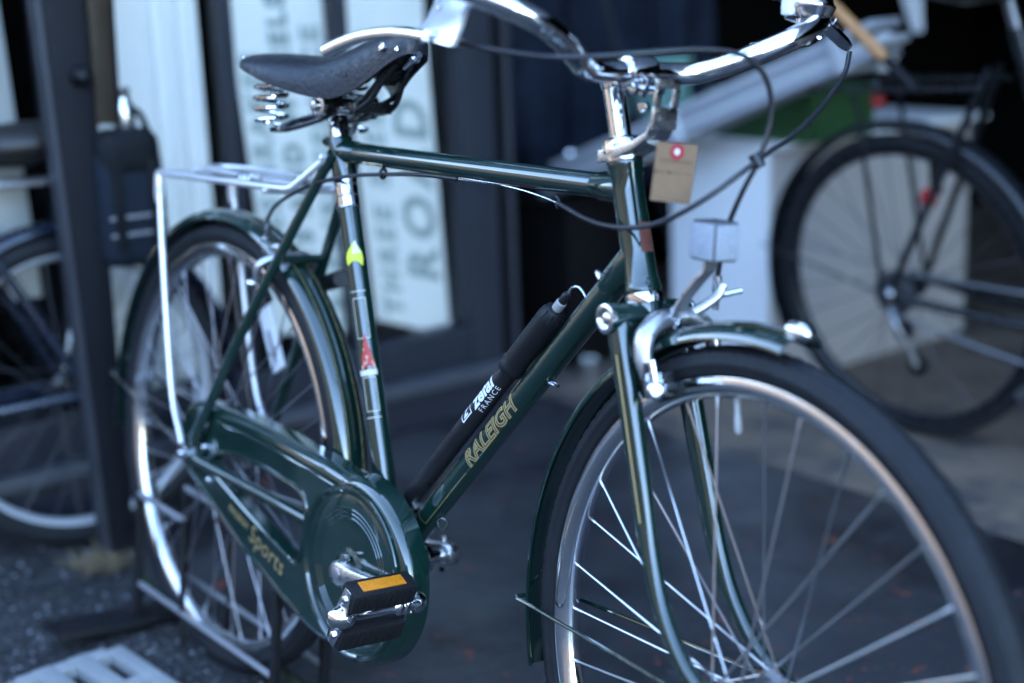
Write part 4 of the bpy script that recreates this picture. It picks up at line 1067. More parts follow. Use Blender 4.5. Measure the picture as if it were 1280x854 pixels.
for y in (.508, .775):
    fo(MB().box((FX - .052, y, 1.27), (.045, .030, 2.30)), 'mullion', 'frame_dark', bevel=.004)
fo(MB().box((FX - .045, .32, .160), (.070, 1.655, .085)), 'bottom_rail', 'frame_dark', bevel=.004)
fo(MB().box((FX - .045, .32, 2.45), (.085, 1.66, .08)), 'head_rail', 'frame_dark', bevel=.004)
for y0, y1 in ((-.46, .13), (.182, .492), (.525, .758), (.792, 1.053)):
    fo(MB().box((FX - .055, (y0 + y1) / 2, 1.265), (.006, y1 - y0 + .01, 2.29)), 'window_pane', 'glass')
# hanging banners behind the glass, a little tapered
def banner(label, c4, x, lines, group=None):
    (y0, z0), (y1, z1), (y2, z2), (y3, z3) = c4      # top-left, top-right, bottom-right, bottom-left
    t = thing('window_banner', label, 'banner', Matrix.Translation((x, (y0 + y1) / 2, z2)))
    off = Matrix.Translation((-x, -(y0 + y1) / 2, -z2))
    MB().prism([(x, y0, z0), (x, y1, z1), (x, y2, z2), (x, y3, z3)], (-.004, 0, 0)).obj('cloth', 'panel', t, off)
    def mp(s, t_):     # s up from bottom 0..1, t across from left 0..1
        l = Vector((x, y3, z3)).lerp(Vector((x, y0, z0)), s); r = Vector((x, y2, z2)).lerp(Vector((x, y1, z1)), s)
        return l.lerp(r, t_) + Vector((.0012, 0, 0))
    H = z0 - z2
    for body, s0, tpos, size, mt_ in lines:
        # letters run upwards: text x -> s, text y -> towards the left
        lettering('banner_writing', body, size, lambda a, b_: mp(s0 + a / H, tpos - b_ / .22), mt_, t, spacing=1.35, bold=.004, xf=off)
    return t
banner('white window banner with sideways grey words, ending beside the thick slate post', [(.775, 1.35), (1.005, 1.35), (1.052, .17), (.852, .245)], FX - .085,
       [('ROAD', .105, .90, .125, 'grey_letters'), ('THREE SPEED', .020, .36, .072, 'pale_letters'), ('BIKES', .66, .84, .115, 'grey_letters')])
banner('white window banner with three faint sideways text lines, behind the saddle', [(.512, 1.35), (.742, 1.35), (.802, .22), (.590, .26)], FX - .085,
       [('REPAIRS SERVICE', .05, .92, .062, 'pale_letters'), ('PARTS AND WHEELS', .02, .58, .060, 'grey_letters'), ('TYRES BRAKES', .08, .26, .062, 'pale_letters')])
cb = MB(); vs = []; fs = []
ncur = 60
for i in range(ncur + 1):
    y = .175 + (.478 - .175) * i / ncur
    dx = .004 * sin(i * .25) + (.012 * sin((y - .36) * 120) if y > .36 else .002 * sin(y * 40))
    for z in (.13, .7, 1.3, 2.4): vs.append(Vector((FX - .11 + dx, y, z)))
for i in range(ncur):
    for j in range(3): a = i * 4 + j; fs.append((a, a + 1, a + 5, a + 4))
tag(cb.add(vs, fs).obj('window_curtain', 'curtain', thick=.002), 'plain white curtain with soft folds hanging in the shop window', 'curtain')
for yy0, yy1, z0, z1 in ((.0, .085, .42, 1.6),):
    tag(MB().prism([(FX - .10, yy0 - .03, z1), (FX - .10, yy1 - .02, z1), (FX - .10, yy1 + .02, z0), (FX - .10, yy0 + .04, z0)], (-.012, 0, 0)).obj('white_board', 'curtain', bevel=.002), 'narrow white board propped in the window left of the tapered dark post', 'board')
# building mass above and behind; unseen upper walls sized for shade and sky reflections
def building(name, label, boxes):
    t = thing(name, label, 'building', Matrix.Translation(boxes[0][0][:2] + (0,) if False else (boxes[0][1][0], boxes[0][1][1], 0)))
    off = Matrix.Translation((-boxes[0][1][0], -boxes[0][1][1], 0))
    for nm, c, s_, mt_ in boxes: MB().box(c, s_).obj(nm, mt_, t, off, bevel=.004)
    return t
building('corner_shop', 'corner shop with an unseen brick upper wall put up for shade', [
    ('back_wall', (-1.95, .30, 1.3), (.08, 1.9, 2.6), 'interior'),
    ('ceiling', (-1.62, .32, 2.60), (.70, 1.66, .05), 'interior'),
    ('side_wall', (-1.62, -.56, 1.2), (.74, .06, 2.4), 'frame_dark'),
    ('unseen_upper_wall', (-3.25, .42, 3.60), (4.2, 1.86, 1.95), 'brick'),  # out of view, sized to keep the forecourt in shade
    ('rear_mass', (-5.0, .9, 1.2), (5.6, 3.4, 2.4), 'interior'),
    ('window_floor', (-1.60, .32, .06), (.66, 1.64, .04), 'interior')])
building('bicycle_shop', 'dark open fronted bicycle shop under an unseen brick upper wall sized for shade', [
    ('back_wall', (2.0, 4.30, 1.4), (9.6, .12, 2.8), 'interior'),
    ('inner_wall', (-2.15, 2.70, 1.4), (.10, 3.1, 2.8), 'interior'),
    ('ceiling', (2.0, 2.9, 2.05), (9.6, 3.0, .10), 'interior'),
    ('lowered_fascia', (2.0, 1.36, 2.18), (9.6, .12, .98), 'frame_dark'),  # out of view; brought down with the ceiling to darken the shop inside
    ('unseen_upper_wall', (2.0, 2.9, 3.62), (9.6, 3.1, 1.9), 'brick'),  # out of view, sized to limit the sky that the chrome reflects
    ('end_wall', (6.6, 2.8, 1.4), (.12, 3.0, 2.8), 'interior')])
opp = building('unseen_terrace', 'unseen low brick terrace across the street with dark windows, added for reflections', [  # never in view; added and lengthened for what the bicycle reflects
    ('ground_floor', (-14.0, -16.0, 1.5), (110, 3.0, 3.0), 'brick'),
    ('unseen_upper_wall', (-14.0, -16.0, 4.4), (110, 3.0, 2.8), 'brick'),
    ('roof', (-14.0, -16.2, 6.1), (110, 3.4, .6), 'interior')])
for k in range(30):
    x = -48 + k * 2.7
    MB().box((x - 3, -14.48, 4.4), (1.1, .06, 1.4)).obj('window', 'frame_black', opp, Matrix.Translation((14.0, 16.0, 0)), bevel=.005)
    MB().box((x - 3, -14.48, 1.5), (1.5, .06, 1.8)).obj('window', 'frame_black', opp, Matrix.Translation((14.0, 16.0, 0)), bevel=.005)

# ------------------------------------------------------------------ tapered dark post on the left
M['post'] = mat('navy_post_paint', (.007, .0075, .011), .6, 0, 0, .2, 8, spec=.25)
M['bronze'] = mat('brown_strip', (.030, .019, .010), .5, .0, 0, .3, 14)
M['post_edge'] = mat('lit_post_edge', (.05, .052, .06), .5, .2, 0, .2, 8)  # paler tone imitates light on the left edge of the post
pbx = -1.00
pc_ = gnd(160, 692); pbx = pc_.x
def pw(px, py): v = on_x(px, py, pbx); return v
post = thing('tapered_post', 'dark navy tapered post with brown strip on its upper side', 'post', Matrix.Translation((pbx, pc_.y, 0)))
poff = Matrix.Translation((-pbx, -pc_.y, 0))
tlp, trp = pw(50, -20), pw(108, -20); blp, brp = pw(141, 690), pw(170, 690)
blp.z = brp.z = 0.0
up_ = 1.0
def ext(a, b_, z): return b_ + (a - b_) * ((z - b_.z) / (a.z - b_.z))
T1, T2 = ext(tlp, blp, 2.2), ext(trp, brp, 2.2)
MB().prism([T1, T2, brp, blp], (-.05, 0, 0)).obj('post_body', 'post', post, poff, bevel=.004)
e1_ = Vector((.0, -.012, 0)); e2_ = Vector((-.045, 0, 0))
MB().prism([T1 + Vector((-.004, -.012, 0)), T1 + Vector((-.004, 0, 0)), blp + Vector((-.004, 0, 0)), blp + Vector((-.004, -.008, 0))], (-.04, 0, 0)).obj('post_flange', 'post_edge', post, poff, bevel=.002)
s0, s1 = pw(104, -20), pw(131, -20); s2, s3 = pw(142, 155), pw(118, 155)
MB().prism([ext(s0, s3, 2.2), ext(s1, s2, 2.2), s2, s3], (.014, 0, 0)).obj('brown_strip', 'bronze', post, poff, bevel=.003)
MB().prism([ext(s1, s2, 2.2), ext(s1, s2, 2.2) + Vector((0, .012, 0)), s2 + Vector((0, .012, 0)), s2], (.006, 0, 0)).obj('strip_edge', 'frame_black', post, poff, bevel=.002)
lk = pw(98, 95)
MB().lathe([(.018, 0), (.018, .010), (.010, .022), (.012, .030), (.002, .034)], lk, (1, 0, 0), 16).obj('bolt_head', 'frame_black', post, poff)

# ------------------------------------------------------------------ other bicycles
M['steel_dark'] = mat('greasy_steel', (.20, .20, .21), .4, .9, 0, .3, 40)
M['blackpaint'] = mat('black_enamel', (.009, .010, .012), .3, 0, .15, .2, 20, spec=.35)
M['navy'] = mat('navy_enamel', (.010, .014, .026), .25, 0, .5, .2, 20)
M['brownleather'] = mat('brown_leather', (.014, .011, .010), .45, 0, 0, .2, 40)
M['bagcloth'] = mat('navy_bag_cloth', (.012, .016, .024), .8, 0, 0, .25, 30, bump=.3, spec=.15)
M['bagdark'] = mat('dark_bag_cloth', (.008, .009, .010), .7, 0, 0, .25, 30, bump=.3, spec=.15)
# left one, parked along the window (faces -Y)
lw = gnd(128, 679)
LBM = Matrix.Translation((lw.x - .02, lw.y, 0)) @ Matrix.Rotation(radians(-93), 4, 'Z') @ Matrix.Rotation(radians(4), 4, 'X')
lbk = thing('bicycle', 'navy small-wheeled bicycle with pannier bag parked along the shop window', 'bicycle', LBM)
LC = Vector((0, 0, .288))
make_wheel(lbk, 'rear_wheel', LC, 28, .1, rs=.252 / .30, tyre_c=.3165, tyre_w=.022, tyre_h=.022, rim_mat='pale_rim', hub_r=.03, axle=.07, hub_body=.022, spoke_mat='spoke_dark', hub_mat='blackpaint', spoke_r=.001)
lmg = MB().ring(guard_prof(.030, .310, .018, 10), LC, radians(-10), radians(200), 48).obj('rear_mudguard', 'navy', lbk)
for sgn in (-1, 1):
    MB().tube([LC + Vector((0, sgn * .065, 0)), LC + Vector((.215, sgn * .04, .44))], .008, 10).obj('seat_stay', 'navy', lbk)
    MB().tube([LC + Vector((0, sgn * .065, 0)), Vector((.42, sgn * .03, .28))], .010, 10).obj('chain_stay', 'navy', lbk)
    MB().tube(smooth_path([LC + Vector((0, sgn * .07, .01)), LC + Vector((-.05, sgn * .07, .18)), LC + Vector((-.10, sgn * .065, .36)), LC + Vector((-.11, sgn * .06, .375)), LC + Vector((.16, sgn * .05, .385))], 4), .0055, 8).obj('carrier_rail', 'alu', lbk)
MB().tube([Vector((.40, 0, .28)), Vector((.185, 0, .70))], .0195, 16).obj('seat_tube', 'navy', lbk)
MB().tube([Vector((.195, 0, .68)), Vector((.14, 0, .78))], .0235, 16).obj('seat_post', 'blackpaint', lbk)
MB().tube([Vector((.30, 0, .60)), Vector((.85, 0, .72))], .018, 14).obj('frame_tube', 'navy', lbk)
MB().tube([Vector((.42, 0, .28)), Vector((.86, 0, .66))], .021, 14).obj('frame_tube', 'navy', lbk)
v_ = []
sst = [(-.02, .04, .885, .85), (.02, .085, .90, .83), (.08, .10, .90, .82), (.14, .075, .895, .825), (.20, .045, .90, .84), (.27, .03, .905, .86), (.31, .015, .90, .87)]
vs = []; fs = []; KS2 = 16
for x, w, zt, zb in sst:
    for k in range(KS2):
        a = 2 * pi * k / KS2; vs.append(Vector((-.03 + x, sin(a) * w, -.125 + (zt + zb) / 2 + cos(a) * (zt - zb) / 2)))
for i in range(len(sst) - 1):
    for k in range(KS2): fs.append((i * KS2 + k, i * KS2 + (k + 1) % KS2, (i + 1) * KS2 + (k + 1) % KS2, (i + 1) * KS2 + k))
fs += [tuple(range(KS2)), tuple((len(sst) - 1) * KS2 + k for k in range(KS2))]
MB().add(vs, fs).obj('saddle', 'brownleather', lbk, sharp=70)
MB().lathe([(.01, .05), (.085, .052), (.092, .058), (.092, .066), (.085, .070), (.01, .072)], Vector((.40, 0, .285)), (0, 1, 0), 32).obj('chain_disc', 'blackpaint', lbk)
MB().lathe([(.01, -.05), (.085, -.052), (.092, -.058), (.092, -.066), (.085, -.070), (.01, -.072)], Vector((.30, 0, .295)), (0, 1, 0), 32).obj('chain_disc', 'blackpaint', lbk)
make_wheel(lbk, 'front_wheel', LC + Vector((1.02, 0, 0)), 28, .3, rs=.252 / .30, tyre_c=.3165, tyre_w=.022, tyre_h=.022, rim_mat='rim', hub_r=.02, axle=.06, spoke_mat='spoke_dark', hub_mat='blackpaint', spoke_r=.001)
for sgn in (-1, 1): MB().tube(smooth_path([LC + Vector((1.02, sgn * .05, 0)), Vector((.93, sgn * .05, .44)), Vector((.885, sgn * .03, .62))], 4), .010, 10).obj('fork_blade', 'navy', lbk)
MB().tube([Vector((.89, 0, .62)), Vector((.82, 0, .86))], .019, 14).obj('head_tube', 'navy', lbk)
MB().tube([Vector((.82, 0, .86)), Vector((.80, 0, .96))], .012, 12).obj('handlebar_stem', 'alu', lbk)
MB().tube(smooth_path([(.66, -.27, .98), (.78, -.22, .975), (.81, 0, .96), (.78, .22, .975), (.66, .27, .98)], 6), .0115, 12).obj('handlebar', 'alu', lbk)
# bag on its carrier
bgc = on_x(158, 238, lw.x + .075)
bag = thing('pannier_bag', 'dark padded pannier bag with straps hanging beside the tapered post', 'bag', Matrix.Translation((bgc.x, bgc.y, bgc.z - .13)) @ Matrix.Rotation(radians(-93), 4, 'Z'))
MB().box((0, 0, .105), (.118, .085, .21)).obj('bag_body', 'bagcloth', bag, bevel=.03, seg=3)
MB().box((0, .002, .195), (.112, .090, .085)).obj('bag_flap', 'bagdark', bag, bevel=.032, seg=3)
for x in (-.032, .032):
    MB().box((x, .046, .11), (.018, .006, .15)).obj('strap', 'bagdark', bag, bevel=.001)
MB().tube(smooth_path([(-.05, 0, .225), (-.03, 0, .265), (.03, 0, .265), (.05, 0, .225)], 5), .006, 8).obj('handle', 'bagdark', bag)
for z in (.06, .09): MB().box((0, .0445, z), (.10, .004, .006)).obj('reflective_tape', 'rail', bag, bevel=.001)
bt = BIKE
btp = on_x(151, 104, lw.x + .075)
fl_b = thing('steel_bottle', 'small shiny metal bottle standing in the top of the pannier bag', 'bottle', Matrix.Translation((btp.x, btp.y, bgc.z + .098)))
MB().lathe([(.002, 0), (.016, .001), (.018, .006), (.018, .045), (.013, .055), (.012, .066), (.013, .068), (.013, .078), (.002, .080)], (0, 0, 0), (0, 0, 1), 20).obj('flask', 'steel', fl_b)

# right one, in the shop mouth (faces +X)
rw = gnd(1142, 546)
RBM = Matrix.Translation((rw.x, rw.y, .006)) @ Matrix.Rotation(radians(3), 4, 'Z') @ Matrix.Rotation(radians(7), 4, 'X')
rbk = thing('bicycle', 'black derailleur bicycle with red rear lights standing in the dark shop mouth', 'bicycle', RBM)
RC = Vector((0, 0, .328))
make_wheel(rbk, 'rear_wheel', RC, 28, .12, rs=.294 / .30, tyre_c=.3135, tyre_w=.015, tyre_h=.015, rim_mat='blackpaint', hub_r=.022, axle=.07, hub_body=.014, hub_mat='blackpaint', spoke_mat='spoke_dark', spoke_r=.001)
rmg2 = MB().ring(guard_prof(.026, .350, .016, 10), RC, radians(10), radians(205), 48).obj('rear_mudguard', 'blackpaint', rbk)
for sgn in (-1, 1):
    MB().tube([RC + Vector((0, sgn * .065, 0)), RC + Vector((.215, sgn * .02, .46))], .0075, 10).obj('seat_stay', 'blackpaint', rbk)
    MB().tube([RC + Vector((0, sgn * .065, 0)), Vector((.425, sgn * .03, .29))], .009, 10).obj('chain_stay', 'blackpaint', rbk)
    MB().tube([RC + Vector((-.005, sgn * .075, .0)), RC + Vector((-.05, sgn * .07, .42))], .005, 8).obj('carrier_leg', 'blackpaint', rbk)
    MB().tube([RC + Vector((-.17, sgn * .06, .415)), RC + Vector((.22, sgn * .05, .43))], .005, 8).obj('carrier_rail', 'blackpaint', rbk)
    MB().tube([RC + Vector((0, sgn * .06, 0)), RC + Vector((cos(radians(170)) * .36, sgn * .03, sin(radians(170)) * .36))], .0022, 8).obj('mudguard_stay', 'steel', rbk)
MB().tube([Vector((.425, 0, .29)), Vector((.26, 0, .86))], .016, 14).obj('seat_tube', 'blackpaint', rbk)
MB().tube([Vector((.30, 0, .80)), Vector((.90, 0, .86))], .015, 14).obj('top_tube', 'blackpaint', rbk)
MB().tube([Vector((.425, 0, .29)), Vector((.92, 0, .76))], .018, 14).obj('down_tube', 'blackpaint', rbk)
MB().lathe([(.03, -.040), (.048, -.041), (.048, -.044), (.03, -.046), (.038, -.048), (.038, -.051), (.02, -.054)], RC, (0, 1, 0), 28).obj('sprocket', 'steel_dark', rbk)
dr = MB().tube(smooth_path([RC + Vector((.01, -.07, -.02)), RC + Vector((.03, -.085, -.05)), RC + Vector((.045, -.075, -.09)), RC + Vector((.06, -.065, -.14))], 5), .008, 10, flat=(1, .6)).obj('derailleur', 'steel_dark', rbk)
for dx, dz in ((.03, -.07), (.06, -.14)):
    MB().lathe([(.004, -.005), (.022, -.004), (.022, .004), (.004, .005)], RC + Vector((dx, -.06, dz)), (0, 1, 0), 18).obj('jockey_wheel', 'blackpaint', dr)
MB().lathe([(.012, 0), (.014, .012), (.008, .02)], RC + Vector((.012, -.072, .012)), (0, -1, 0), 12).obj('axle_nut', 'steel_dark', rbk)
MB().tube([Vector((.425, -.07, .29)), Vector((.30, -.085, .175))], .010, 10).obj('crank', 'steel_dark', rbk)
MB().lathe([(.02, -.048), (.088, -.049), (.088, -.053), (.02, -.056)], Vector((.425, 0, .29)), (0, 1, 0), 36).obj('chain_wheel', 'steel_dark', rbk)
for zc in (.048, -.048):
    MB().tube([RC + Vector((0, -.048, zc)), Vector((.425, -.052, .29 + zc * 1.7))], .0035, 6).obj('chain', 'steel_dark', rbk)
make_wheel(rbk, 'front_wheel', RC + Vector((1.03, 0, 0)), 28, .3, rs=.294 / .30, tyre_c=.3135, tyre_w=.015, tyre_h=.015, rim_mat='blackpaint', hub_r=.018, axle=.06, hub_mat='blackpaint', spoke_mat='spoke_dark', spoke_r=.001)
for sgn in (-1, 1): MB().tube(smooth_path([RC + Vector((1.03, sgn * .05, 0)), Vector((.97, sgn * .048, .52)), Vector((.935, sgn * .03, .72))], 4), .009, 10).obj('fork_blade', 'blackpaint', rbk)
MB().tube([Vector((.935, 0, .72)), Vector((.885, 0, .90))], .018, 14).obj('head_tube', 'blackpaint', rbk)
MB().tube([Vector((.885, 0, .90)), Vector((.93, 0, .97))], .012, 12).obj('handlebar_stem', 'blackpaint', rbk)
MB().tube([(.89, -.28, .985), (.925, -.12, .975), (.93, 0, .972), (.925, .12, .975), (.89, .28, .985)], .0115, 12).obj('handlebar', 'blackpaint', rbk)
MB().tube([Vector((.26, 0, .86)), Vector((.235, 0, .95))], .012, 12).obj('seat_post', 'steel_dark', rbk)
vs = []; fs = []
for x, w, zt, zb in sst:
    for k in range(KS2):
        a = 2 * pi * k / KS2; vs.append(Vector((.10 + x, sin(a) * w, .085 + (zt + zb) / 2 + cos(a) * (zt - zb) / 2)))
for i in range(len(sst) - 1):
    for k in range(KS2): fs.append((i * KS2 + k, i * KS2 + (k + 1) % KS2, (i + 1) * KS2 + (k + 1) % KS2, (i + 1) * KS2 + k))
fs += [tuple(range(KS2)), tuple((len(sst) - 1) * KS2 + k for k in range(KS2))]
MB().add(vs, fs).obj('saddle', 'blackpaint', rbk, sharp=70)
rl = RBM.inverted() @ on_y(1160, 248, rw.y - .05)
MB().lathe([(.002, -.012), (.018, -.010), (.021, -.002), (.019, .006), (.010, .012), (.001, .013)], rl, (-.3, -1, .2), 20).obj('rear_light', 'red', rbk)
rl2 = RBM.inverted() @ on_y(1096, 126, rw.y - .02)
MB().lathe([(.002, -.012), (.015, -.010), (.017, -.002), (.015, .006), (.001, .010)], rl2, (-.5, -1, .1), 20).obj('rear_reflector', 'red', rbk)
MB().tube([rl2 + Vector((.0, 0.01, 0)), RC + Vector((-.05, .0, .42))], .006, 8).obj('light_arm', 'blackpaint', rbk)
MB().box(rl + Vector((.0, .03, .07)), (.02, .02, .14)).obj('light_stalk', 'blackpaint', rbk, bevel=.003)

# ================================================================== things inside the shop mouth
M['cabwhite'] = mat('white_laminate', (.82, .82, .82), .55, 0, 0, .04, 4)
M['cabside'] = mat('shaded_laminate', (.46, .41, .385), .7, 0, 0, .06, 12)  # cabinet side darkened in its colour, as it faces away from the light
M['cratgreen'] = mat('green_plastic', (.030, .085, .030), .45, 0, 0, .1, 10)
M['rollgrey'] = mat('grey_awning_cloth', (.27, .28, .31), .7, 0, 0, .12, 10, bump=.2)
M['rollwhite'] = mat('white_band', (.42, .44, .46), .6)
M['boardpale'] = mat('pale_board', (.34, .35, .37), .7, 0, 0, .15, 14)
M['mint'] = mat('mint_plastic', (.22, .42, .36), .5)
M['navycloth'] = mat('navy_tarp', (.013, .018, .032), .8, 0, 0, .6, 9, bump=.5, bscale=14, spec=.1)
M['wood'] = mat('orange_wood', (.42, .20, .075), .5, 0, 0, .25, 14)  # orange tone holds the warm light that falls on the pole
cbx0 = -.85
cab = thing('storage_cabinet', 'white boxy cabinet standing in the shop mouth beneath the green crate', 'cabinet', Matrix.Translation((-1.01, 1.95, .006)))
MB().box((0, 0.10, .285), (.318, .76, .57)).obj('cabinet_body', 'cabside', cab, bevel=.003)
MB().box((0, -.286, .285), (.320, .012, .566)).obj('front_panel', 'cabwhite', cab, bevel=.002)
MB().box((.02, .10, .576), (.36, .80, .014)).obj('cabinet_top', 'cabwhite', cab, bevel=.002)
crm = thing('green_crate', 'green plastic crate standing on top of the white cabinet', 'crate', Matrix.Translation((-.905, 1.80, .589)))
cw, cdp, chh = .30, .22, .115
for c_, s_ in (((0, -cdp / 2, chh / 2), (cw, .008, chh)), ((0, cdp / 2, chh / 2), (cw, .008, chh)), ((-cw / 2, 0, chh / 2), (.008, cdp - .009, chh)), ((cw / 2, 0, chh / 2), (.008, cdp - .009, chh))):
    MB().box(c_, s_).obj('crate_side', 'cratgreen', crm, bevel=.002)
MB().box((0, 0, .004), (cw - .009, cdp - .009, .008)).obj('crate_base', 'cratgreen', crm)
for c_, s_ in (((0, -cdp / 2 - .006, chh - .008), (cw + .02, .012, .016)), ((0, cdp / 2 + .006, chh - .008), (cw + .02, .012, .016)), ((-cw / 2 - .006, 0, chh - .008), (.012, cdp, .016)), ((cw / 2 + .006, 0, chh - .008), (.012, cdp, .016))):
    MB().box(c_, s_).obj('crate_rim', 'cratgreen', crm, bevel=.002)
ra_, rb_ = on_y(690, 228, 1.52), on_y(1120, 42, 1.58)
rroll = thing('board_bundle', 'strapped bundle of pale grey boards slanting over the cabinet and crate', 'boards', Matrix.Translation(ra_))
rd_ = rb_ - ra_; rdn = rd_.normalized(); rup = (Vector((0, 0, 1)) - rdn * rdn.z).normalized(); rsd = rdn.cross(rup)
R3b = Matrix((rdn, rsd, rup)).transposed()
for i, (w, L0, L1) in enumerate(((.105, 0, .97), (.098, .04, 1.0), (.110, .02, .93), (.100, .06, .99))):
    MB().box(rdn * (rd_.length * (L0 + L1) / 2) + rup * (-.027 + i * .0185) + rsd * (.004 * (i % 2)), (rd_.length * (L1 - L0), w, .0165), R3b).obj('board', ('rollgrey', 'rollwhite', 'rollgrey', 'boardpale')[i], rroll, bevel=.002)
for t in (.30, .46, .90):
    MB().box(rdn * (rd_.length * t), (.030, .122, .084), R3b).obj('strap', 'rollwhite', rroll, bevel=.006)
sbn = thing('storage_bin', 'black lidded storage bin under the lower end of the board bundle', 'bin', Matrix.Translation((ra_.x + .03, ra_.y, .006)))
hbn = ra_.z - .036 - .014
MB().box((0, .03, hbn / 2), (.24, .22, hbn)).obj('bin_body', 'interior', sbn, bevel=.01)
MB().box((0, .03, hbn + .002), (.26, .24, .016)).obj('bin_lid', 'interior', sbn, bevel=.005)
mb_ = on_y(820, 150, 1.95)
mt_o = thing('mint_box', 'small mint green box on the cabinet behind the strapped grey boards', 'box', Matrix.Translation((mb_.x, 1.95, .589)))
MB().box((0, 0, .075), (.15, .12, .15)).obj('box_body', 'mint', mt_o, bevel=.006)
MB().box((0, 0, .155), (.158, .128, .018)).obj('box_lid', 'mint', mt_o, bevel=.004)
# white board and wooden handle at the upper right
wbp = on_y(1092, 60, 1.75)
tag(MB().box(wbp, (.10, .05, .075), Matrix.Rotation(radians(15), 3, 'Y')).obj('cardboard_box', 'cabwhite', bevel=.004), 'small pale box lying on the upper end of the strapped boards', 'box')
h0, h1 = on_y(1035, 2, 1.42), on_y(1106, 73, 1.46)
hd_ = thing('wooden_pole', 'wooden shaft with warm light painted in as orange-brown, slanting down beside the chrome bell', 'pole', Matrix.Translation(h1))
MB().tube([Vector((0, 0, 0)), (h0 - h1) * .08, (h0 - h1) * .6, (h0 - h1) * 1.5, (h0 - h1) * 5.5], [.008, .0125, .0115, .0115, .0115], 14).obj('handle_shaft', 'wood', hd_)
MB().tube([(h0 - h1) * -.02, (h0 - h1) * -.5], [.0105, .0100], 14).obj('handle_socket', 'frame_black', hd_)
wt = [on_y(*q, 2.4) for q in ((1118, -30), (1150, -30), (1152, 40), (1140, 40))]
wt[0] += (wt[0] - wt[3]) * ((2.0 - wt[0].z) / (wt[0].z - wt[3].z)); wt[1] += (wt[1] - wt[2]) * ((2.0 - wt[1].z) / (wt[1].z - wt[2].z))
tag(MB().prism(wt, (0, .006, 0)).obj('hanging_sheet', 'cabwhite', bevel=.001), 'narrow white sheet hanging in the dark upper part of the shop', 'sheet')
# navy tarp hanging at the end of the windows
cb = MB(); vs = []; fs = []; nn = 48
for i in range(nn + 1):
    t = i / nn
    p = Vector((-1.72, 1.42, 0)).lerp(Vector((-1.55, 2.20, 0)), t)
    for j, z in enumerate((.42, .7, 1.0, 1.4, 1.9)):
        w_ = .030 * sin(t * 38 + .6 * sin(j * 1.3)) + .015 * sin(t * 91 + j)
        vs.append(p + Vector((w_, 0, z + (.03 * sin(t * 17) if j == 0 else 0))))
for i in range(nn):
    for j in range(4): a = i * 5 + j; fs.append((a, a + 1, a + 6, a + 5))
tag(cb.add(vs, fs).obj('hanging_tarp', 'navycloth', thick=.006, sharp=80), 'crumpled dark navy tarp hanging behind the handlebar stem', 'tarp')
dor = thing('folding_door', 'dark folding door leaf at the end of the shop window', 'door', Matrix.Translation((-1.30, 1.27, 0)))
for k in range(2):
    MB().box((-.14 - .23 * k, .05 * k, 1.06), (.215, .035, 2.08)).obj('door_leaf', 'frame_black' if k == 0 else 'frame_dark', dor, bevel=.004)
MB().tube([(-.02, .0, .02), (-.02, .0, 2.1)], .014, 12).obj('door_edge', 'frame_dark', dor)
wd = on_x(735, 341, -1.62)
pb_o = thing('wooden_shelf', 'short pale wooden shelf board on brackets behind the headstock', 'shelf', Matrix.Translation((-1.62, wd.y, wd.z - .03)))
MB().box((0, .0, .03), (.14, .26, .022)).obj('shelf_board', 'wood', pb_o, bevel=.002)
for y in (-.10, .10): MB().box((-.02, y, .008), (.10, .014, .022)).obj('shelf_bracket', 'frame_black', pb_o, bevel=.002)
MB().box((-.06, 0, -wd.z / 2 + .010), (.02, .22, wd.z - .05)).obj('shelf_back', 'frame_black', pb_o, bevel=.002)
for px, py, r in ((712, 193, .010), (737, 467, .012)):  # chrome pieces standing in for two bright blurred dots of light
    c_ = on_x(px, py, -1.45 if py < 300 else -1.3)
    if py > 300:
        c_ = gnd(737, 478); c_.z = .006
        b_o = thing('glint_cup', 'small shiny steel cup standing in for a bright dot behind the down tube', 'cup', Matrix.Translation(c_))
        MB().lathe([(.020, 0), (.024, .002), (.027, .05), (.029, .052), (.027, .053), (.024, .008), (.001, .006)], (0, 0, 0), (0, 0, 1), 24).obj('cup_body', 'chrome', b_o)
    else:
        b_o = thing('glint_hook', 'small chrome hook standing in for a bright dot on the hanging navy tarp', 'hook', Matrix.Translation(c_))
        MB().lathe([(.006, -.2), (.006, 0), (.014, .002), (.015, .010), (.008, .018), (.001, .020)], (0, 0, 0), (1, 0, 0), 16).obj('hook_knob', 'chrome', b_o)
pole0, pole1 = on_x(748, -20, -1.42), on_x(775, 75, -1.42)
tag(MB().tube([pole0 + (pole0 - pole1) * 4, pole1, pole1 + (pole1 - pole0) * 4.2], .012, 12).obj('leaning_pole', 'frame_dark'), 'thin dark pole leaning behind the handlebar stem', 'pole')

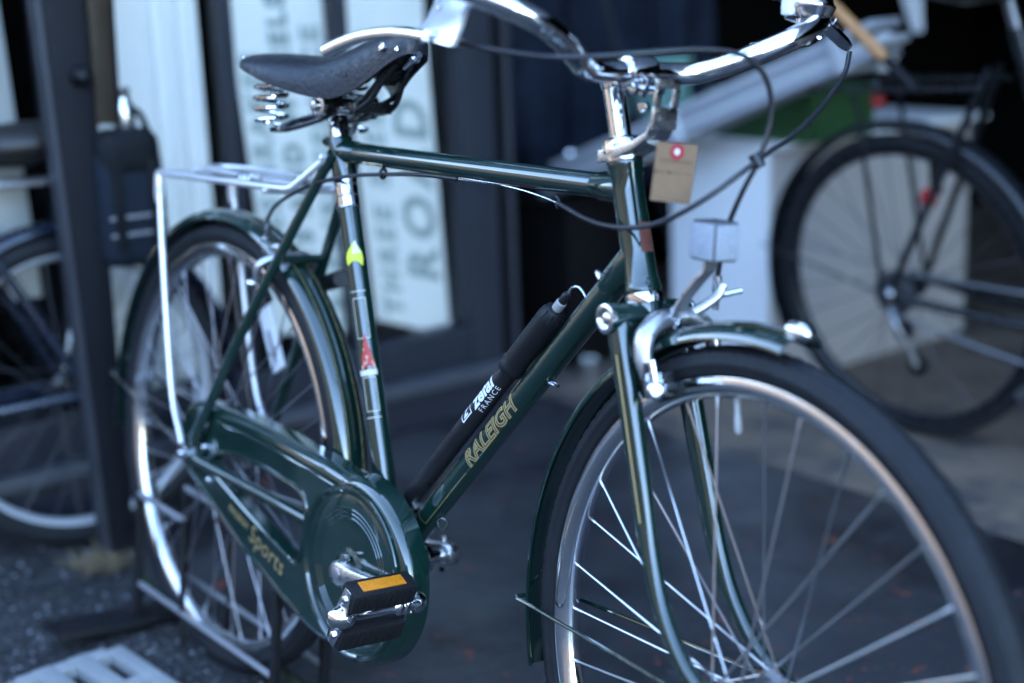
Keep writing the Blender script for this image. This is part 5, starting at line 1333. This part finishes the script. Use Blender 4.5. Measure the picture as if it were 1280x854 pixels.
# ================================================================== loose bits on the ground
M['straw'] = mat('dry_straw', (.20, .145, .08), .8, 0, 0, .3, 60)
M['weed'] = mat('green_weed', (.045, .075, .02), .7, 0, 0, .3, 60)
M['stone'] = mat('pale_grit', (.22, .23, .25), .8, 0, 0, .3, 30)
def tuft(name, label, c, n, rad, h, mt_, flat=.3):
    b = MB()
    for i in range(n):
        a = random.uniform(0, 2 * pi); r = rad * sqrt(random.random()); l = h * random.uniform(.4, 1.2)
        p = Vector(c) + Vector((cos(a) * r, sin(a) * r, 0)); a2 = random.uniform(0, 2 * pi)
        d = Vector((cos(a2), sin(a2), flat * random.uniform(.3, 2))).normalized() * l
        s_ = Vector((-sin(a2), cos(a2), 0)) * .0012
        b.add([p - s_, p + s_, p + d * .6 + s_ * .8 + Vector((0, 0, .002)), p + d, p + d * .6 - s_ * .8 + Vector((0, 0, .002))], [(0, 1, 2, 3, 4)])
    o = b.obj(name, mt_)
    return tag(o, label, 'grass', kind='stuff')
ts = gnd(128, 705)
tuft('dry_grass', 'tuft of dry straw lying on the asphalt by the rack', (ts.x, ts.y, 0), 260, .055, .05, 'straw')
b = MB()
wl = MB()
for i in range(240):
    x = random.uniform(-.85, -.2) if i % 3 else random.uniform(-1.1, .4)
    p = Vector((x, YF - .006 + random.uniform(-.012, .006), .0)); a2 = random.uniform(0, 2 * pi); l = random.uniform(.006, .022)
    d = Vector((cos(a2), sin(a2), random.uniform(.6, 2))).normalized() * l; s_ = Vector((-sin(a2), cos(a2), 0)) * .0018
    wl.add([p - s_, p + s_, p + d], [(0, 1, 2)])
tag(wl.obj('joint_weeds', 'weed'), 'tiny green weeds along the joint between asphalt and painted forecourt', 'weeds', kind='stuff')
b = MB()
for i in range(900):
    x = random.uniform(-1.6, .2); y = random.uniform(-.75, YF - .02); r = random.uniform(.0015, .0045) * (1.6 if random.random() < .06 else 1)
    vs = [Vector((x + r * random.uniform(.7, 1.2) * cos(2 * pi * k / 5), y + r * random.uniform(.7, 1.2) * sin(2 * pi * k / 5), -.004)) for k in range(5)] + [Vector((x, y, -.004 + r * .9))]
    b.add(vs, [(k, (k + 1) % 5, 5) for k in range(5)])
tag(b.obj('loose_grit', 'stone'), 'pale loose grit scattered over the asphalt', 'grit', kind='stuff')
b = MB()
M['rustflake'] = mat('rust_flakes', (.20, .062, .040), .8, 0, 0, .4, 40)
for i in range(170):
    x = random.gauss(.25, .28); y = min(1.22, max(.12, random.gauss(.75, .25))); r = random.uniform(.001, .0045) * (1.8 if random.random() < .07 else 1)
    vs = [Vector((x + r * random.uniform(.5, 1.6) * cos(2 * pi * k / 5), y + r * random.uniform(.5, 1.6) * sin(2 * pi * k / 5), .0052)) for k in range(5)] + [Vector((x, y, .0065))]
    b.add(vs, [(k, (k + 1) % 5, 5) for k in range(5)])
tag(b.obj('leaf_crumbs', 'rustflake'), 'tiny reddish leaf crumbs over the dark forecourt', 'debris', kind='stuff')
bpy.context.view_layer.update()
